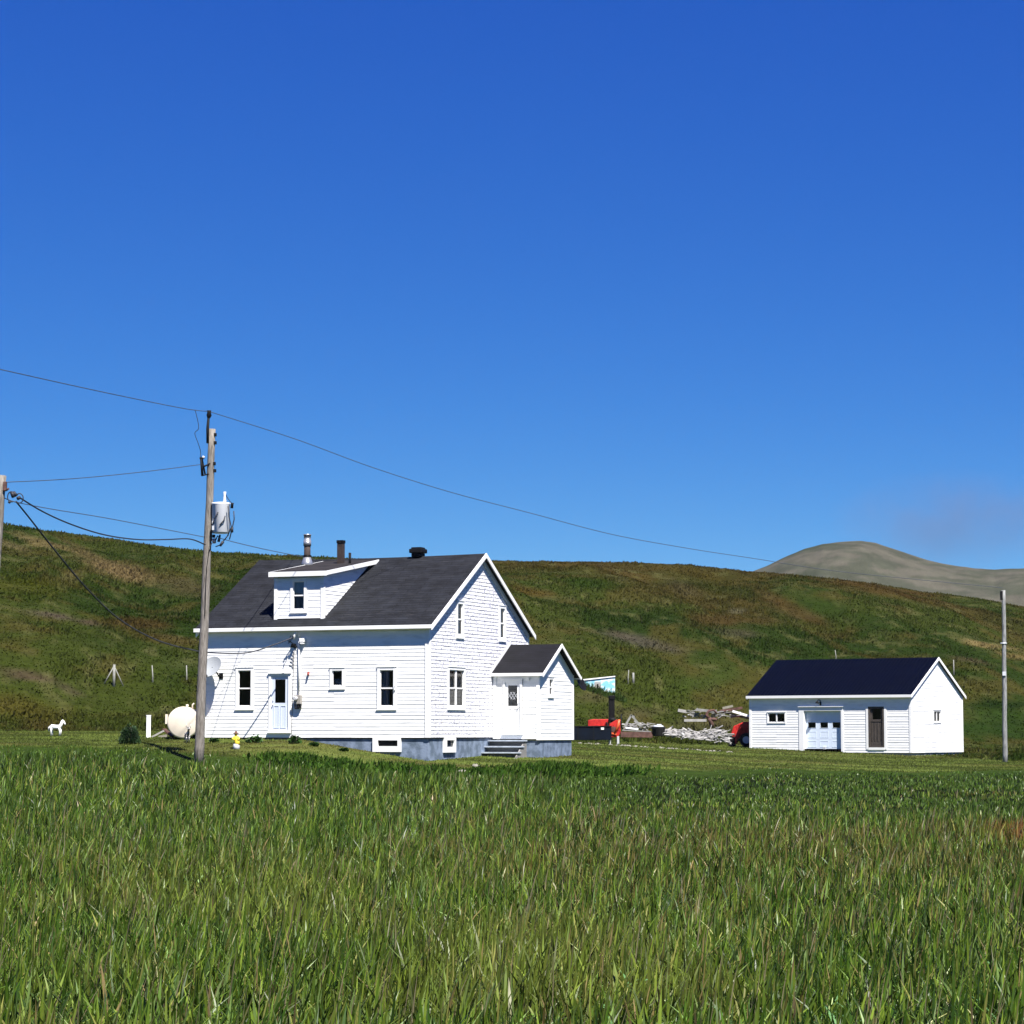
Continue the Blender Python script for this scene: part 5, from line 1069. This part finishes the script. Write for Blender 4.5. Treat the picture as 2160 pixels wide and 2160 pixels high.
# ------------------------------------------------------------------ air
def box_obj(name, lo, hi, m, label, cat):
    mb = MB(); mb.box(*lo, *hi); return props(mb.build(name, m), label, cat, kind='stuff')
HAZE = 0.000035
if HAZE:
    hz_ = bpy.data.materials.new('haze_air'); hz_.use_nodes = True; nn = hz_.node_tree; nn.nodes.remove(nn.nodes['Principled BSDF'])
    pv = nn.nodes.new('ShaderNodeVolumePrincipled'); pv.inputs['Density'].default_value = HAZE; pv.inputs['Color'].default_value = (.86, .91, 1, 1); nn.links.new(pv.outputs[0], nn.nodes['Material Output'].inputs['Volume'])
    box_obj('haze', (-5200, -5200, -16), (5200, 5200, 112), hz_, 'thin pale haze in the air over the fields and hills', 'haze')

# faint smoke drifting over the far hill
sk = bpy.data.materials.new('thin_smoke'); sk.use_nodes = True; nn = sk.node_tree; nn.nodes.remove(nn.nodes['Principled BSDF'])
pv = nn.nodes.new('ShaderNodeVolumePrincipled'); pv.inputs['Color'].default_value = (.28, .28, .37, 1)
tcs = nn.nodes.new('ShaderNodeTexCoord'); ns = nn.nodes.new('ShaderNodeTexNoise'); ns.inputs['Scale'].default_value = .022; ns.inputs['Detail'].default_value = 3; nn.links.new(tcs.outputs['Object'], ns.inputs['Vector'])
ln = nn.nodes.new('ShaderNodeVectorMath'); ln.operation = 'LENGTH'; mps = nn.nodes.new('ShaderNodeMapping'); mps.inputs['Scale'].default_value = (1/130., 1/40., 1/58.); mps.inputs['Rotation'].default_value = (0, R(14), 0)
nn.links.new(tcs.outputs['Object'], mps.inputs[0]); nn.links.new(mps.outputs[0], ln.inputs[0])
fo = nn.nodes.new('ShaderNodeMapRange'); fo.inputs['From Min'].default_value = 1.; fo.inputs['From Max'].default_value = .2; nn.links.new(ln.outputs['Value'], fo.inputs[0])
nr = nn.nodes.new('ShaderNodeMapRange'); nr.inputs['From Min'].default_value = .28; nr.inputs['From Max'].default_value = .66; nr.inputs['To Max'].default_value = .014; nn.links.new(ns.outputs['Fac'], nr.inputs[0])
mu = nn.nodes.new('ShaderNodeMath'); mu.operation = 'MULTIPLY'; nn.links.new(fo.outputs[0], mu.inputs[0]); nn.links.new(nr.outputs[0], mu.inputs[1]); nn.links.new(mu.outputs[0], pv.inputs['Density']); nn.links.new(pv.outputs[0], nn.nodes['Material Output'].inputs['Volume'])
mb = MB(); ellip(mb, (0, 0, 0), 135, 42, 60, 28, 16); o = mb.build('smoke', sk, None, at(2010, 1100, 2500)); props(o, 'faint purple grey smoke drifting above the far hill', 'smoke', kind='stuff')
